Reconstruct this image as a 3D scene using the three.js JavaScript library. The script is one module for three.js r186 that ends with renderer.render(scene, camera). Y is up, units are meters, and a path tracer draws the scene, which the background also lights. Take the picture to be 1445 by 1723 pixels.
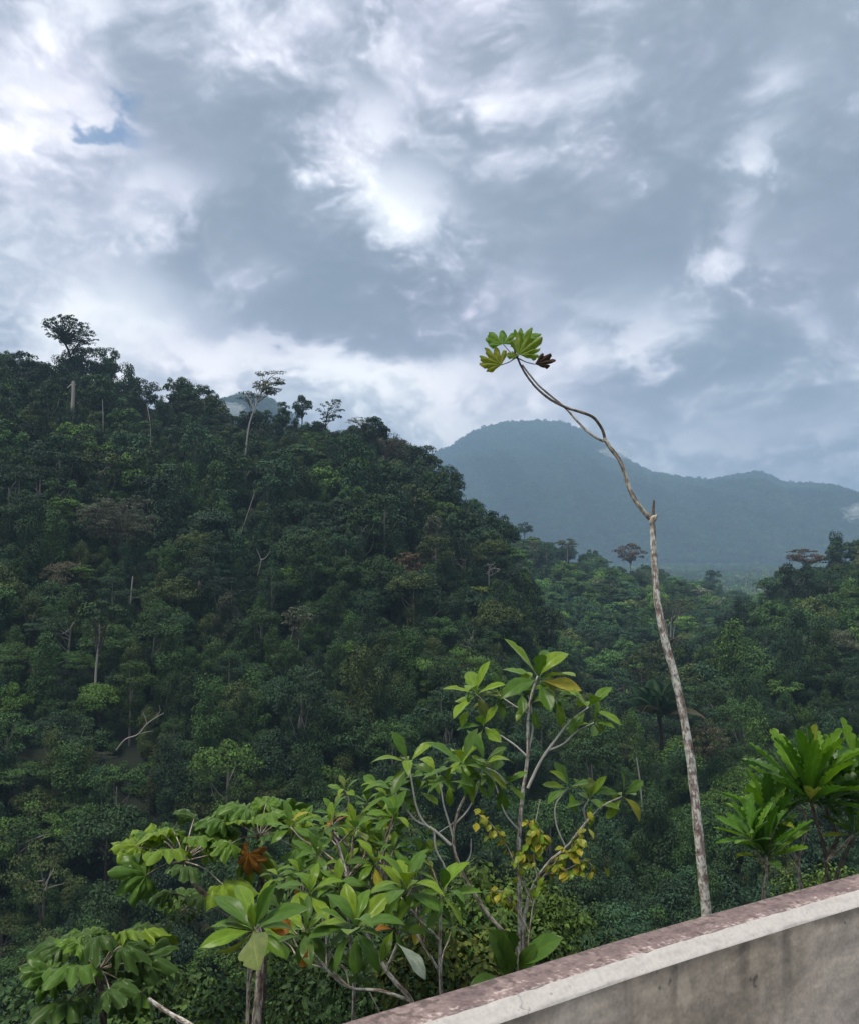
import * as THREE from 'three';
import { mergeGeometries } from 'three/addons/utils/BufferGeometryUtils.js';

// ---------------------------------------------------------------- camera
const scene = new THREE.Scene();
const FPX = 1448, PITCH = 0.0953, EYE = 2.2;                     // focal length in pixels of a 1445 x 1723 picture, tilt, height over the road
const camera = new THREE.PerspectiveCamera(2 * Math.atan(861.5 / FPX) * 180 / Math.PI, 1445 / 1723, 0.05, 16000);
camera.position.set(0, EYE, 0);
camera.rotation.x = PITCH;
const renderer = new THREE.WebGLRenderer({ antialias: true });
renderer.toneMapping = THREE.LinearToneMapping;
renderer.toneMappingExposure = 2.6;
renderer.shadowMap.enabled = true;

// ---------------------------------------------------------------- random numbers and noise
function rng(seed) { let a = seed >>> 0; return () => { a = (a + 0x6d2b79f5) | 0; let t = Math.imul(a ^ (a >>> 15), 1 | a); t = (t + Math.imul(t ^ (t >>> 7), 61 | t)) ^ t; return ((t ^ (t >>> 14)) >>> 0) / 4294967296; }; }
const PERM = new Uint8Array(512), GRAD = new Float32Array(256);
{ const r = rng(77), p = Array.from({ length: 256 }, (_, i) => i); for (let i = 255; i > 0; i--) { const j = Math.floor(r() * (i + 1)); [p[i], p[j]] = [p[j], p[i]]; } for (let i = 0; i < 512; i++) PERM[i] = p[i & 255]; for (let i = 0; i < 256; i++) GRAD[i] = r() * 2 - 1; }
function noise3(x, y, z) {                                       // smooth gradient-like noise, -1 .. 1
  const xi = Math.floor(x), yi = Math.floor(y), zi = Math.floor(z), xf = x - xi, yf = y - yi, zf = z - zi;
  const u = xf * xf * xf * (xf * (xf * 6 - 15) + 10), v = yf * yf * yf * (yf * (yf * 6 - 15) + 10), w = zf * zf * zf * (zf * (zf * 6 - 15) + 10);
  const X = xi & 255, Y = yi & 255, Z = zi & 255, A = PERM[X] + Y, B = PERM[X + 1] + Y, AA = PERM[A & 511] + Z, AB = PERM[(A + 1) & 511] + Z, BA = PERM[B & 511] + Z, BB = PERM[(B + 1) & 511] + Z;
  const g = (h, a, b, c) => { h &= 15; const p = h < 8 ? a : b, q = h < 4 ? b : h === 12 || h === 14 ? a : c; return (h & 1 ? -p : p) + (h & 2 ? -q : q); };
  const l = (t, a, b) => a + t * (b - a);
  return l(w, l(v, l(u, g(PERM[AA & 511], xf, yf, zf), g(PERM[BA & 511], xf - 1, yf, zf)), l(u, g(PERM[AB & 511], xf, yf - 1, zf), g(PERM[BB & 511], xf - 1, yf - 1, zf))),
    l(v, l(u, g(PERM[(AA + 1) & 511], xf, yf, zf - 1), g(PERM[(BA + 1) & 511], xf - 1, yf, zf - 1)), l(u, g(PERM[(AB + 1) & 511], xf, yf - 1, zf - 1), g(PERM[(BB + 1) & 511], xf - 1, yf - 1, zf - 1))));
}
function fbm(x, y, z, oct) { let s = 0, a = 0.5; for (let i = 0; i < oct; i++) { s += a * noise3(x, y, z); x = x * 2.03 + 11.3; y = y * 2.03 + 5.7; z = z * 2.03 + 3.1; a *= 0.5; } return s; }
const clamp = (x, a, b) => Math.min(b, Math.max(a, x)), sstep = (a, b, x) => { const t = clamp((x - a) / (b - a), 0, 1); return t * t * (3 - 2 * t); }, lerp = (a, b, t) => a + (b - a) * t;

// ---------------------------------------------------------------- sky: broken overcast. Cloud banks by azimuth and elevation in degrees (0 azimuth straight ahead, right positive)
const BANKS = [ // azimuth, elevation, half width, half height, turn, strength (minus: thick and grey, plus: thin and bright)
  [-9.5, 20.2, 10.0, 3.6, -9, -0.62], [-3, 17.6, 5.5, 2.2, -14, -0.5], [-14.5, 29, 6.5, 4.4, -24, -0.42], [-10.5, 26, 4, 3, 0, -0.3], [9.5, 23.5, 8.5, 4.6, -8, -0.44], [17, 21, 7, 4, -12, -0.36], [14, 29, 9, 5, 10, -0.26],
  [26, 30, 8, 10, 10, -0.42], [17.5, 13, 7, 3.2, 4, -0.40], [24, 12.5, 7, 4, 0, -0.22], [-4.1, 33.0, 1.6, 2.3, 5, -0.32], [-25, 38, 6, 3, 0, -0.26], [-15, 38.5, 5, 1.8, 0, -0.24], [6, 35, 5, 2.6, -10, -0.26], [3.5, 30, 5, 2.5, 20, -0.2],
  [25, 22, 6, 4, -30, -0.24], [20, 37, 8, 3, 0, -0.12], [1, 21, 3, 2, 0, -0.1], [30, 20, 5, 5, 0, -0.24],
  [-13, 13, 15, 3.2, 0, 0.30], [-7, 15.2, 9, 1.8, -4, 0.55], [-1.5, 12.8, 5, 3.0, 0, 0.52], [-24, 32.6, 3.0, 1.6, 10, 0.45], [-26, 28.6, 4.5, 2.2, 10, 0.42], [-18.6, 23.6, 4.6, 2.0, 20, 0.55], [-6.2, 27.8, 3.4, 2.2, 5, 0.55], [-0.6, 23.8, 3.4, 2.0, -10, 0.5],
  [-3, 21.6, 3, 1.4, -14, 0.42], [22.5, 28, 2.6, 3.2, 0, 0.42], [19.6, 22.6, 2.0, 3.4, -25, 0.5], [22, 20.5, 3.2, 1.6, -12, 0.4], [15.2, 15.6, 1.7, 2.2, 20, 0.46], [-27, 19, 6, 4, 0, 0.35], [-20, 16.5, 6, 2.5, 0, 0.3], [22, 9.5, 7, 1.2, 0, 0.25],
  [6.5, 33, 1.2, 3.4, -10, 0.3], [-12, 34.5, 8, 2.2, 8, 0.14], [5.5, 15.5, 5, 2.2, -10, 0.2], [9, 11, 6, 1.6, 0, 0.2], [12, 18, 4, 1.6, -10, 0.16], [23, 25, 1.4, 1.2, 0, 0.3], [-2, 30, 3, 1.6, 0, 0.2],
];
const HOLES = [[-21.2, 28.6, 2.0, .8, -8]];
{ const r = rng(5); for (let i = 0; i < 150; i++) { const a = 38 + r() * 284, e = 8 + 62 * r(), s = 3 + 7 * r(); BANKS.push([a > 180 ? a - 360 : a, e, s * (1 + r()) / Math.max(0.3, Math.cos(e / 57.3)), s * 0.5, r() * 40 - 20, (r() - 0.5) * 0.9]); } for (let i = 0; i < 14; i++) { const a = 40 + r() * 280; HOLES.push([a > 180 ? a - 360 : a, 15 + 50 * r(), 2.5, 1.1, r() * 30]); } }
function skyTexture(W) {
  const H = W / 2, data = new Float32Array(W * H * 4), R = 180 / Math.PI;
  const prep = BANKS.map(([a, e, w, h, t, s]) => [a, e, Math.cos(t / R), Math.sin(t / R), 1 / w, 1 / h, s]), holes = HOLES.map(([a, e, w, h, t]) => [a, e, Math.cos(t / R), Math.sin(t / R), 1 / w, 1 / h]);
  const ramp = [[0, .104, .125, .160], [.25, .160, .184, .232], [.5, .275, .300, .366], [.75, .42, .447, .50], [1, .66, .672, .695]];
  for (let row = 0; row < H; row++) {
    const el = ((row + 0.5) / H - 0.5) * 180, y = Math.sin(el / R), c = Math.cos(el / R);
    for (let col = 0; col < W; col++) {
      const o = (row * W + col) * 4; data[o + 3] = 1;
      if (el < -1) { data[o] = .05; data[o + 1] = .065; data[o + 2] = .05; continue; }
      const lon = ((col + 0.5) / W - 0.5) * 2 * Math.PI, x = Math.cos(lon) * c, z = Math.sin(lon) * c;
      const k = 1 / (Math.max(y, 0) + 0.75), px = x * k, pz = z * k, py = 0.9 * y;
      const w1 = fbm(px * 5 + 3, py * 5, pz * 5, 5), w2 = fbm(px * 5 + 31, py * 5 + 4, pz * 5 + 9, 5);
      const qx = px + w1 * .10, qz = pz + w2 * .10, qy = py + (w1 - w2) * .06;
      let d1 = 0, bil = 0, a = .5, f = 11; for (let i = 0; i < 7; i++) { const n = noise3(qx * f + i * 7.1, qy * f, qz * f + i * 3.3); d1 += a * n; bil += a * (Math.abs(n) * 2.2 - .55); a *= .63; f *= 2.05; }
      let az = Math.atan2(x, -z) * R; az += w1 * 6 + d1 * 4.0; const ev = el + w2 * 4 + d1 * 3.0 + bil * 1.6;
      let v = 0;
      for (const b of prep) { let da = az - b[0]; if (da > 180) da -= 360; else if (da < -180) da += 360; const de = ev - b[1], p = (da * b[2] + de * b[3]) * b[4], q = (de * b[2] - da * b[3]) * b[5], m = p * p + q * q; if (m < 6) v += b[6] * Math.exp(-m * m * 0.35 - m * 0.35); }
      const e = v * .80 + w1 * .28 + w2 * .10 + d1 * .66 + bil * .30;
      v = .50 + .52 * Math.tanh(e * 1.75) + d1 * .08;
      v = clamp(v, 0, 1.08);
      let i = 0; while (i < 3 && v > ramp[i + 1][0]) i++;
      const A = ramp[i], B = ramp[i + 1], t = Math.max(0, (v - A[0]) / (B[0] - A[0]));
      const lav = w2 * 0.12 + .02;
      let cr = lerp(A[1], B[1], t) * (1.05 + lav), cg = lerp(A[2], B[2], t) * (1 - lav * 0.1), cb = lerp(A[3], B[3], t) * (.96 + lav * 0.35);
      let hole = 0;
      for (const b of holes) { let da = az - b[0]; if (da > 180) da -= 360; else if (da < -180) da += 360; const de = ev - b[1], p = (da * b[2] + de * b[3]) * b[4], q = (de * b[2] - da * b[3]) * b[5], m = p * p + q * q; if (m < 5) hole = Math.max(hole, sstep(0.15, .95, Math.exp(-m * .8) + d1 * 0.45)); }
      hole *= .85; cr = lerp(cr, .062, hole); cg = lerp(cg, .115, hole); cb = lerp(cb, .215, hole);
      const zen = 1 + 0.75 * sstep(32, 90, el);                  // an overcast sky is brightest overhead
      data[o] = cr * zen; data[o + 1] = cg * zen; data[o + 2] = cb * zen;
    }
  }
  const t = new THREE.DataTexture(data, W, H, THREE.RGBAFormat, THREE.FloatType);
  t.mapping = THREE.EquirectangularReflectionMapping; t.magFilter = THREE.LinearFilter; t.needsUpdate = true;
  return t;
}
const SKY = skyTexture(4096);
scene.background = SKY; scene.environment = SKY;
const sun = new THREE.DirectionalLight(new THREE.Color(1, 0.94, 0.80), 1.5);
sun.position.set(-60, 170, 40); sun.target.position.set(0, 0, 0);
sun.castShadow = true; sun.shadow.radius = 30; sun.shadow.mapSize.set(2048, 2048);
Object.assign(sun.shadow.camera, { left: -250, right: 250, top: 250, bottom: -250, near: 1, far: 900 });
sun.name = 'sun'; scene.add(sun, sun.target);
scene.fog = new THREE.FogExp2(new THREE.Color(0.47, 0.735, 1.0), 0.00032);

// ---------------------------------------------------------------- helpers
const V = (x, y, z) => new THREE.Vector3(x, y, z), UPV = V(0, 1, 0);
const CP = Math.cos(PITCH), SP = Math.sin(PITCH);
function at(px, py, d) { const x = (px - 722.5) / FPX, y = (861.5 - py) / FPX, f = CP - y * SP, k = d / f; return V(x * k, EYE + (y * CP + SP) * k, -d); }  // a direction and a distance as a place
function ts(px, py) { const x = (px - 722.5) / FPX, y = (861.5 - py) / FPX, f = CP - y * SP; return [x / f, (y * CP + SP) / f]; }
function project(v) { const yy = v.y - EYE, f = -v.z, zc = f * CP + yy * SP; return [722.5 + FPX * v.x / zc, 861.5 - FPX * (yy * CP - f * SP) / zc]; }
const used = new Map();
function numbered(name) { const n = used.get(name) ?? 0; used.set(name, n + 1); return n ? `${name}_${String(n).padStart(3, '0')}` : name; }
function shadows(o) { o.traverse((m) => { if (m.isMesh) { m.castShadow = true; m.receiveShadow = true; } }); return o; }
function thing(name, label, category, position = V(0, 0, 0), group) { const o = new THREE.Group(); o.name = numbered(name); o.position.copy(position); o.userData = { label, category }; if (group) o.userData.group = group; scene.add(o); return o; }
function part(name, geometry, material, parent, position) { const m = new THREE.Mesh(geometry, material); m.name = name; m.castShadow = m.receiveShadow = true; if (position) m.position.copy(position); parent.add(m); return m; }
function struct(name, geometry, material, label) { const m = new THREE.Mesh(geometry, material); m.name = numbered(name); m.userData = { kind: 'structure', label }; m.castShadow = m.receiveShadow = true; scene.add(m); return m; }
function dataTex(w, h, f, srgb) { const d = new Uint8Array(w * h * 4); for (let y = 0; y < h; y++) for (let x = 0; x < w; x++) { const c = f(x / w, y / h); for (let k = 0; k < 3; k++) d[(y * w + x) * 4 + k] = clamp(Math.round(c[k] * 255), 0, 255); d[(y * w + x) * 4 + 3] = 255; } const t = new THREE.DataTexture(d, w, h); t.wrapS = t.wrapT = THREE.RepeatWrapping; t.magFilter = THREE.LinearFilter; if (srgb) t.colorSpace = THREE.SRGBColorSpace; t.needsUpdate = true; return t; }
const C = (r, g, b) => new THREE.Color().setRGB(r, g, b);

// tapered tube through points (world or local), smooth, uv in metres
function tube(pts, radii, sides = 8, steps = 0, seed = 0, lump = 0.06) {
  const curve = new THREE.CatmullRomCurve3(pts, false, 'centripetal'), n = steps || Math.max(4, (pts.length - 1) * 5), P = curve.getPoints(n), pos = [], nor = [], uv = [], idx = [];
  const rad = (t) => { if (typeof radii === 'function') return radii(t); const q = t * (radii.length - 1), i = Math.min(radii.length - 2, Math.floor(q)); return lerp(radii[i], radii[i + 1], q - i); };
  let T = P[1].clone().sub(P[0]).normalize(), N = Math.abs(T.y) < 0.9 ? V(0, 1, 0) : V(1, 0, 0), len = 0; N.sub(T.clone().multiplyScalar(N.dot(T))).normalize();
  for (let i = 0; i <= n; i++) {
    const t2 = (i < n ? P[i + 1].clone().sub(P[i]) : P[i].clone().sub(P[i - 1])).normalize(); N.sub(t2.clone().multiplyScalar(N.dot(t2))).normalize(); T = t2;
    const B = T.clone().cross(N), r = rad(i / n); if (i) len += P[i].distanceTo(P[i - 1]);
    for (let k = 0; k <= sides; k++) {
      const a = (k % sides) / sides * Math.PI * 2, c = Math.cos(a), s = Math.sin(a), q = r * (1 + lump * noise3(c * 1.3 + seed, s * 1.3, len / (r * 6 + 1e-4)));
      const d = V(N.x * c + B.x * s, N.y * c + B.y * s, N.z * c + B.z * s);
      pos.push(P[i].x + d.x * q, P[i].y + d.y * q, P[i].z + d.z * q); nor.push(d.x, d.y, d.z); uv.push(k / sides, len);
    }
  }
  for (let i = 0; i < n; i++) for (let k = 0; k < sides; k++) { const a = i * (sides + 1) + k, b = a + sides + 1; idx.push(a, a + 1, b, a + 1, b + 1, b); }
  const end = pos.length / 3; pos.push(P[n].x + T.x * rad(1) * .5, P[n].y + T.y * rad(1) * .5, P[n].z + T.z * rad(1) * .5); nor.push(T.x, T.y, T.z); uv.push(0.5, len); for (let k = 0; k < sides; k++) idx.push(n * (sides + 1) + k, n * (sides + 1) + k + 1, end);
  const g = new THREE.BufferGeometry(); g.setAttribute('position', new THREE.Float32BufferAttribute(pos, 3)); g.setAttribute('normal', new THREE.Float32BufferAttribute(nor, 3)); g.setAttribute('uv', new THREE.Float32BufferAttribute(uv, 2)); g.setIndex(idx); return g;
}

// ---------------------------------------------------------------- terrain: hills by bearing t = x / forward distance, and forward distance d
// each hill: bearing in picture columns, skyline row of its treetops, distance of its ridge, height of the trees there, distance and row of its foot
function hill(cols) {
  const K = cols.map(([px, y, dr, th, db, yb]) => { const [t, s] = ts(px, y); return [t, dr, s * dr - th, db, ts(px, yb)[1] * db]; });
  return (t, d) => {
    let i = 0; while (i < K.length - 2 && t > K[i + 1][0]) i++;
    const A = K[i], B = K[i + 1], u = clamp((t - A[0]) / (B[0] - A[0]), 0, 1), dr = lerp(A[1], B[1], u), hr = lerp(A[2], B[2], u), db = lerp(A[3], B[3], u), hb = lerp(A[4], B[4], u);
    if (d > dr) return hr - (d - dr) * 0.75;
    if (d < db) return hb - (db - d) * 0.3;
    const q = (d - db) / (dr - db); return lerp(hb, hr, q + 0.06 * Math.sin(q * Math.PI));
  };
}
const HL = hill([[-700, 500, 215, 4.2, 66, 1780], [-200, 590, 205, 2.5, 66, 1780], [0, 638, 200, 2.5, 66, 1760], [130, 655, 200, 2.8, 66, 1750], [220, 682, 200, 3, 66, 1750], [370, 716, 200, 4.2, 66, 1750], [430, 740, 200, 4.2, 66, 1750], [520, 722, 195, 4.2, 66, 1740], [640, 745, 188, 4.2, 66, 1730], [700, 790, 184, 4.2, 66, 1720], [740, 822, 180, 4.2, 66, 1710], [790, 872, 174, 4.2, 66, 1700], [838, 896, 168, 4.2, 66, 1690], [868, 950, 160, 4.2, 66, 1690], [894, 1030, 151, 4.2, 66, 1690], [945, 1125, 138, 4.2, 66, 1690], [1020, 1210, 124, 4.2, 66, 1690], [1100, 1320, 106, 4.2, 66, 1700], [1200, 1450, 90, 4.2, 66, 1720], [1400, 1600, 80, 4.2, 66, 1800]]);
const HR = hill([[750, 1420, 95, 4.5, 66, 1700], [900, 1290, 115, 4.5, 66, 1680], [1000, 1215, 135, 4.5, 66, 1660], [1100, 1145, 160, 4.5, 66, 1640], [1200, 1080, 190, 4.5, 66, 1620], [1270, 1030, 215, 4.5, 66, 1600], [1340, 985, 235, 4.5, 66, 1580], [1400, 955, 245, 4.5, 66, 1570], [1445, 950, 250, 4.5, 66, 1560], [1600, 900, 255, 4.5, 66, 1540], [2100, 800, 260, 4.5, 66, 1500]]);
const HM = hill([[500, 860, 390, 9, 190, 1180], [760, 875, 385, 9, 190, 1170], [850, 890, 375, 9, 190, 1160], [930, 915, 370, 9, 190, 1160], [1000, 940, 375, 9, 190, 1160], [1060, 948, 390, 9, 190, 1160], [1120, 966, 410, 9, 190, 1160], [1200, 995, 430, 9, 200, 1150], [1330, 1020, 450, 9, 210, 1130], [1600, 1020, 470, 9, 220, 1120]]);
const HB = hill([[350, 1010, 3672, 14, 2080, 960], [560, 880, 3549, 14, 2080, 955], [640, 825, 3488, 14, 2080, 955], [705, 775, 3427, 14, 2080, 952], [760, 748, 3427, 14, 2080, 950], [800, 723, 3427, 14, 2080, 950], [848, 709, 3427, 14, 2080, 950], [900, 706, 3427, 14, 2080, 950], [945, 710, 3402, 14, 2080, 950], [985, 726, 3378, 14, 2080, 950], [1050, 770, 3353, 14, 2080, 950], [1095, 793, 3329, 14, 2080, 950], [1165, 804, 3304, 14, 2080, 950], [1190, 806, 3304, 14, 2080, 950], [1240, 797, 3280, 14, 2080, 950], [1275, 793, 3255, 14, 2080, 950], [1325, 813, 3231, 14, 2080, 950], [1400, 815, 3182, 14, 2080, 950], [1450, 833, 3182, 14, 2080, 950], [1600, 850, 3182, 14, 2080, 950], [2100, 800, 3182, 14, 2080, 950]]);
const HA = hill([[-300, 700, 1836, 14, 979, 960], [180, 730, 1774, 14, 979, 960], [270, 690, 1738, 14, 979, 960], [370, 668, 1713, 14, 979, 960], [418, 657, 1713, 14, 979, 960], [470, 676, 1713, 14, 979, 960], [530, 740, 1713, 14, 979, 960], [600, 860, 1713, 14, 979, 960], [700, 980, 1713, 14, 979, 960]]);
function groundRel(x, d) {                                       // height over the eye
  const t = x / d, near = d < 4.2 ? -2.75 : -2.75 - 0.85 * (d - 4.2), floor = d > 380 ? lerp(-34, 72, clamp((d - 380) / 1800, 0, 1)) : lerp(-44, -34, clamp((d - 100) / 280, 0, 1));
  const h = Math.max(near, -46, HL(t, d), HR(t, d), HM(t, d), floor);
  return h + (d > 60 ? 2.6 * fbm(x * 0.02, 1, d * 0.02, 4) + 1.2 * noise3(x * 0.09, 7, d * 0.09) : 0);
}
function groundDepth(px, py) { const [t, s] = ts(px, py); for (let d = 55; d < 1500; d += d < 300 ? 0.5 : 3) if (groundRel(t * d, d) >= s * d) return d; return 400; }
function wedge(f, ts_, ds) { const pos = [], idx = [], n = ts_.length; for (const d of ds) for (const t of ts_) pos.push(t * d, EYE + f(t * d, d), -d); for (let j = 0; j < ds.length - 1; j++) for (let i = 0; i < n - 1; i++) { const a = j * n + i, b = a + n; idx.push(a, a + 1, b, a + 1, b + 1, b); } const g = new THREE.BufferGeometry(); g.setAttribute('position', new THREE.Float32BufferAttribute(pos, 3)); g.setIndex(idx); g.computeVertexNormals(); return g; }
const range = (a, b, n, f = (q) => q) => Array.from({ length: n + 1 }, (_, i) => lerp(a, b, f(i / n)));
const soil = new THREE.MeshStandardMaterial({ color: C(.008, .013, .005), roughness: 1 });
const mountainGreen = new THREE.MeshStandardMaterial({ color: C(1, 1, 1), vertexColors: true, roughness: 1 });
struct('ground', wedge(groundRel, range(-1.5, 1.5, 260), range(0, 1, 240).map((q) => 2.4 * Math.pow(9000 / 2.4, q))), soil, 'dark soil of the forested valley slopes below the bridge');
const mtnNoise = (x, d) => 80 * fbm(x * 0.0018, 3, d * 0.0013, 5) + 210 * (0.5 - Math.abs(fbm(x * 0.0031 + d * .0006, 6, d * 0.0007, 4)) * 2);
const mtnB = (x, d) => { const t = x / d, e = HB(t, d); return e + mtnNoise(x, d) * clamp((3180 - d) / 860, 0, 1) * clamp((d - 2080) / 490, 0, 1); };
const mtnA = (x, d) => HA(x / d, d) + 50 * fbm(x * 0.0024, 9, d * 0.0024, 4) * clamp((1710 - d) / 360, 0, 1);
const rockAt = (x, d) => .55 * sstep(.20, .42, fbm(x * .011 + 3, 5, d * .0022, 4)) * sstep(-.05, .2, fbm(x * .0022, 15, d * .0011, 3));
const painted = (g) => { const p = g.attributes.position, c = new Float32Array(p.count * 3); for (let i = 0; i < p.count; i++) { const k = rockAt(p.getX(i), -p.getZ(i)); c[i * 3] = lerp(.03, .30, k); c[i * 3 + 1] = lerp(.05, .29, k); c[i * 3 + 2] = lerp(.03, .27, k); } g.setAttribute('color', new THREE.BufferAttribute(c, 3)); return g; };
struct('mountain', painted(wedge(mtnB, range(-.28, .95, 420), range(1960, 4030, 170))), mountainGreen, 'broad forested mountain rising blue in the haze across the valley');
struct('mountain', painted(wedge(mtnA, range(-.62, .02, 120), range(960, 2090, 60))), mountainGreen, 'small hazy mountain peak seen between trees above the left hillside');

// ---------------------------------------------------------------- foliage built of leaf-sized faces
class Leaves {
  constructor() { this.p = []; this.c = []; this.i = []; }
  add(c, a, b, len, wid, fold, tint) {                           // centre, long axis, side axis (unit), size, fold, colour
    const n = this.p.length / 3, nx = a.y * b.z - a.z * b.y, ny = a.z * b.x - a.x * b.z, nz = a.x * b.y - a.y * b.x, l = len / 2, w = wid / 2, f = fold * wid;
    this.p.push(c.x - a.x * l, c.y - a.y * l, c.z - a.z * l, c.x + b.x * w + nx * f, c.y + b.y * w + ny * f, c.z + b.z * w + nz * f, c.x + a.x * l, c.y + a.y * l - len * .12, c.z + a.z * l, c.x - b.x * w + nx * f, c.y - b.y * w + ny * f, c.z - b.z * w + nz * f);
    for (let k = 0; k < 4; k++) this.c.push(tint[0], tint[1], tint[2]);
    this.i.push(n, n + 1, n + 2, n, n + 2, n + 3);
  }
  build() { const g = new THREE.BufferGeometry(); g.setAttribute('position', new THREE.Float32BufferAttribute(this.p, 3)); g.setAttribute('color', new THREE.Float32BufferAttribute(this.c, 3)); g.setIndex(this.i); return g; }
}
function unit(r) { const z = r() * 2 - 1, a = r() * 6.2832, q = Math.sqrt(1 - z * z); return V(q * Math.cos(a), z, q * Math.sin(a)); }
// a clump: leaves on and in an ellipsoid, mostly turned up and outward
function clump(L, r, c, rx, ry, rz, n, size, tint, droop = 0.3, lowCut = -0.55) {
  for (let k = 0; k < n; k++) {
    let u = unit(r); if (u.y < lowCut) u.y = -u.y * 0.6;
    const q = 0.72 + 0.34 * Math.pow(r(), 0.7), p = V(c.x + u.x * rx * q, c.y + u.y * ry * q, c.z + u.z * rz * q);
    const nrm = u.clone().multiplyScalar(0.75).add(V(0, 0.75, 0)).add(unit(r).multiplyScalar(0.75)).normalize();
    const a = V(u.x + r() - .5, -droop + (r() - .5) * .5, u.z + r() - .5); a.sub(nrm.clone().multiplyScalar(a.dot(nrm))).normalize();
    const b = nrm.cross(a), s = size * (0.6 + 0.8 * r()), j = 0.48 + 1.04 * r(), w = 0.94 + 0.12 * r();
    L.add(p, a, b, s, s * (0.5 + 0.25 * r()), 0.12 * (r() - .3), [tint * j * w, tint * j, tint * j * (1.9 - w)]);
  }
}
// crowns about 4 m in radius, standing on the ground at y = 0, with the wood that carries them
function makeTree(style, seed, near) {
  const r = rng(seed), L = new Leaves(), wood = [], spots = [];
  const push = (x, y, z, rx, ry, n, sz, droop, cut) => { spots.push(V(x, y, z)); clump(L, r, V(x, y, z), rx, ry, rx * (0.85 + .3 * r()), near ? n * 1.8 : n, near ? sz * .66 : sz, 0.8 + 0.4 * r(), droop, cut); };
  let H = 8, base = 3.5, tr = 0.2;
  if (style === 'round') { H = 8.5; for (let k = 0; k < 30; k++) { const u = unit(r); u.y = Math.abs(u.y) * 1.15 - 0.35; const q = 0.75 + .35 * r(); push(u.x * 3.1 * q, 5.6 + u.y * 2.6 * q, u.z * 3.1 * q, .75 + .75 * r(), .6 + .45 * r(), 150, .34); } push(0, 5.4, 0, 2.3, 1.8, 200, .45); }
  if (style === 'umbrella') { H = 9; base = 4.8; for (let k = 0; k < 26; k++) { const a = r() * 6.283, q = Math.sqrt(r()) * 3.9; push(Math.cos(a) * q, 7.6 - q * q * 0.09 + r() * .7 - (r() < .25 ? 1.2 : 0), Math.sin(a) * q, .9 + .7 * r(), .28 + .22 * r(), 140, .32, .15, -0.3); } }
  if (style === 'column') { H = 11; base = 1; for (let k = 0; k < 40; k++) { const y = 1 + 9.5 * r(), q = (1.7 + .7 * Math.sin(y * 1.7 + seed)) * (y > 9 ? .6 : 1), a = r() * 6.283; push(Math.cos(a) * q * .7, y, Math.sin(a) * q * .7, .6 + .5 * r(), .8 + .6 * r(), 130, .3, .9, -.8); } }
  if (style === 'tall') { H = 12; base = 6.5; for (let k = 0; k < 22; k++) { const u = unit(r); const q = .8 + .3 * r(); push(u.x * 2.5 * q, 9.4 + u.y * 2.2 * q, u.z * 2.5 * q, .65 + .6 * r(), .5 + .3 * r(), 130, .32); } for (let k = 0; k < 10; k++) push((r() - .5) * 1.6, 3 + 4 * r(), (r() - .5) * 1.6, .6 + .4 * r(), .5 + .5 * r(), 90, .3, .8, -.8); tr = .17; }
  if (style === 'heap') { H = 5; base = .5; for (let k = 0; k < 30; k++) { const a = r() * 6.283, q = Math.sqrt(r()) * 3.4; push(Math.cos(a) * q, 3.4 * (1 - q * q / 16) * (.5 + .5 * r()), Math.sin(a) * q, .7 + .6 * r(), .55 + .4 * r(), 140, .32, .5, -.6); } }
  if (style === 'airy') { H = 9; base = 4; for (let k = 0; k < 20; k++) { const u = unit(r); u.y = Math.abs(u.y) - .25; const q = .9 + .4 * r(); push(u.x * 3 * q, 6 + u.y * 2.6 * q, u.z * 3 * q, .65 + .4 * r(), .35 + .2 * r(), 95, .27, .2, -.6); } }
  if (style === 'fine') { H = 9; base = 4.5; for (let k = 0; k < 34; k++) { const u = unit(r); u.y = Math.abs(u.y) * .8 - .1; const q = .6 + .45 * Math.sqrt(r()); push(u.x * 4 * q, 5.6 + u.y * 2.8 * q, u.z * 4 * q, .7 + .4 * r(), .3 + .25 * r(), 200, .19, .2, -.7); } }
  const lean = V((r() - .5) * .8, 0, (r() - .5) * .8), top = V(lean.x, base + (H - base) * .45, lean.z);
  wood.push(tube([V(0, -1.5, 0), V(lean.x * .3 + (r() - .5) * .2, base * .5, lean.z * .3), top], [tr * 1.35, tr, tr * .5], 6, 7, seed));
  for (let k = 0; k < (style === 'heap' ? 3 : 9); k++) { const s = spots[Math.floor(r() * spots.length)], y0 = base * .55 + (top.y - base * .55) * r(), q = (y0 / top.y), o = V(lean.x * q, y0, lean.z * q), m = o.clone().lerp(s, .5).add(V((r() - .5) * 1.1, -.5 + .9 * r(), (r() - .5) * 1.1)); wood.push(tube([o, m, s], [tr * .36, tr * .24, tr * .08], 5, 8, seed + k)); }
  return { crown: L.build(), wood: mergeGeometries(wood), H };
}
const leafMat = (c, extra) => new THREE.MeshPhysicalMaterial({ color: c, vertexColors: true, roughness: .7, specularIntensity: .4, side: THREE.DoubleSide, ...extra });
const STYLES = ['round', 'umbrella', 'column', 'tall', 'heap', 'airy', 'fine'];
const LIB = {}; STYLES.forEach((s, k) => { LIB[s] = [makeTree(s, 100 + k * 10), makeTree(s, 101 + k * 10), ...(s === 'round' || s === 'column' ? [makeTree(s, 102 + k * 10)] : [])]; });
const NEAR = {}; STYLES.forEach((s, k) => { NEAR[s] = [makeTree(s, 100 + k * 10, true), makeTree(s, 101 + k * 10, true), ...(s === 'round' || s === 'column' ? [makeTree(s, 102 + k * 10, true)] : [])]; });
const NEARER = 122, libOf = (o) => (o.d < NEARER ? NEAR : LIB)[o.style][o.v];
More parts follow.
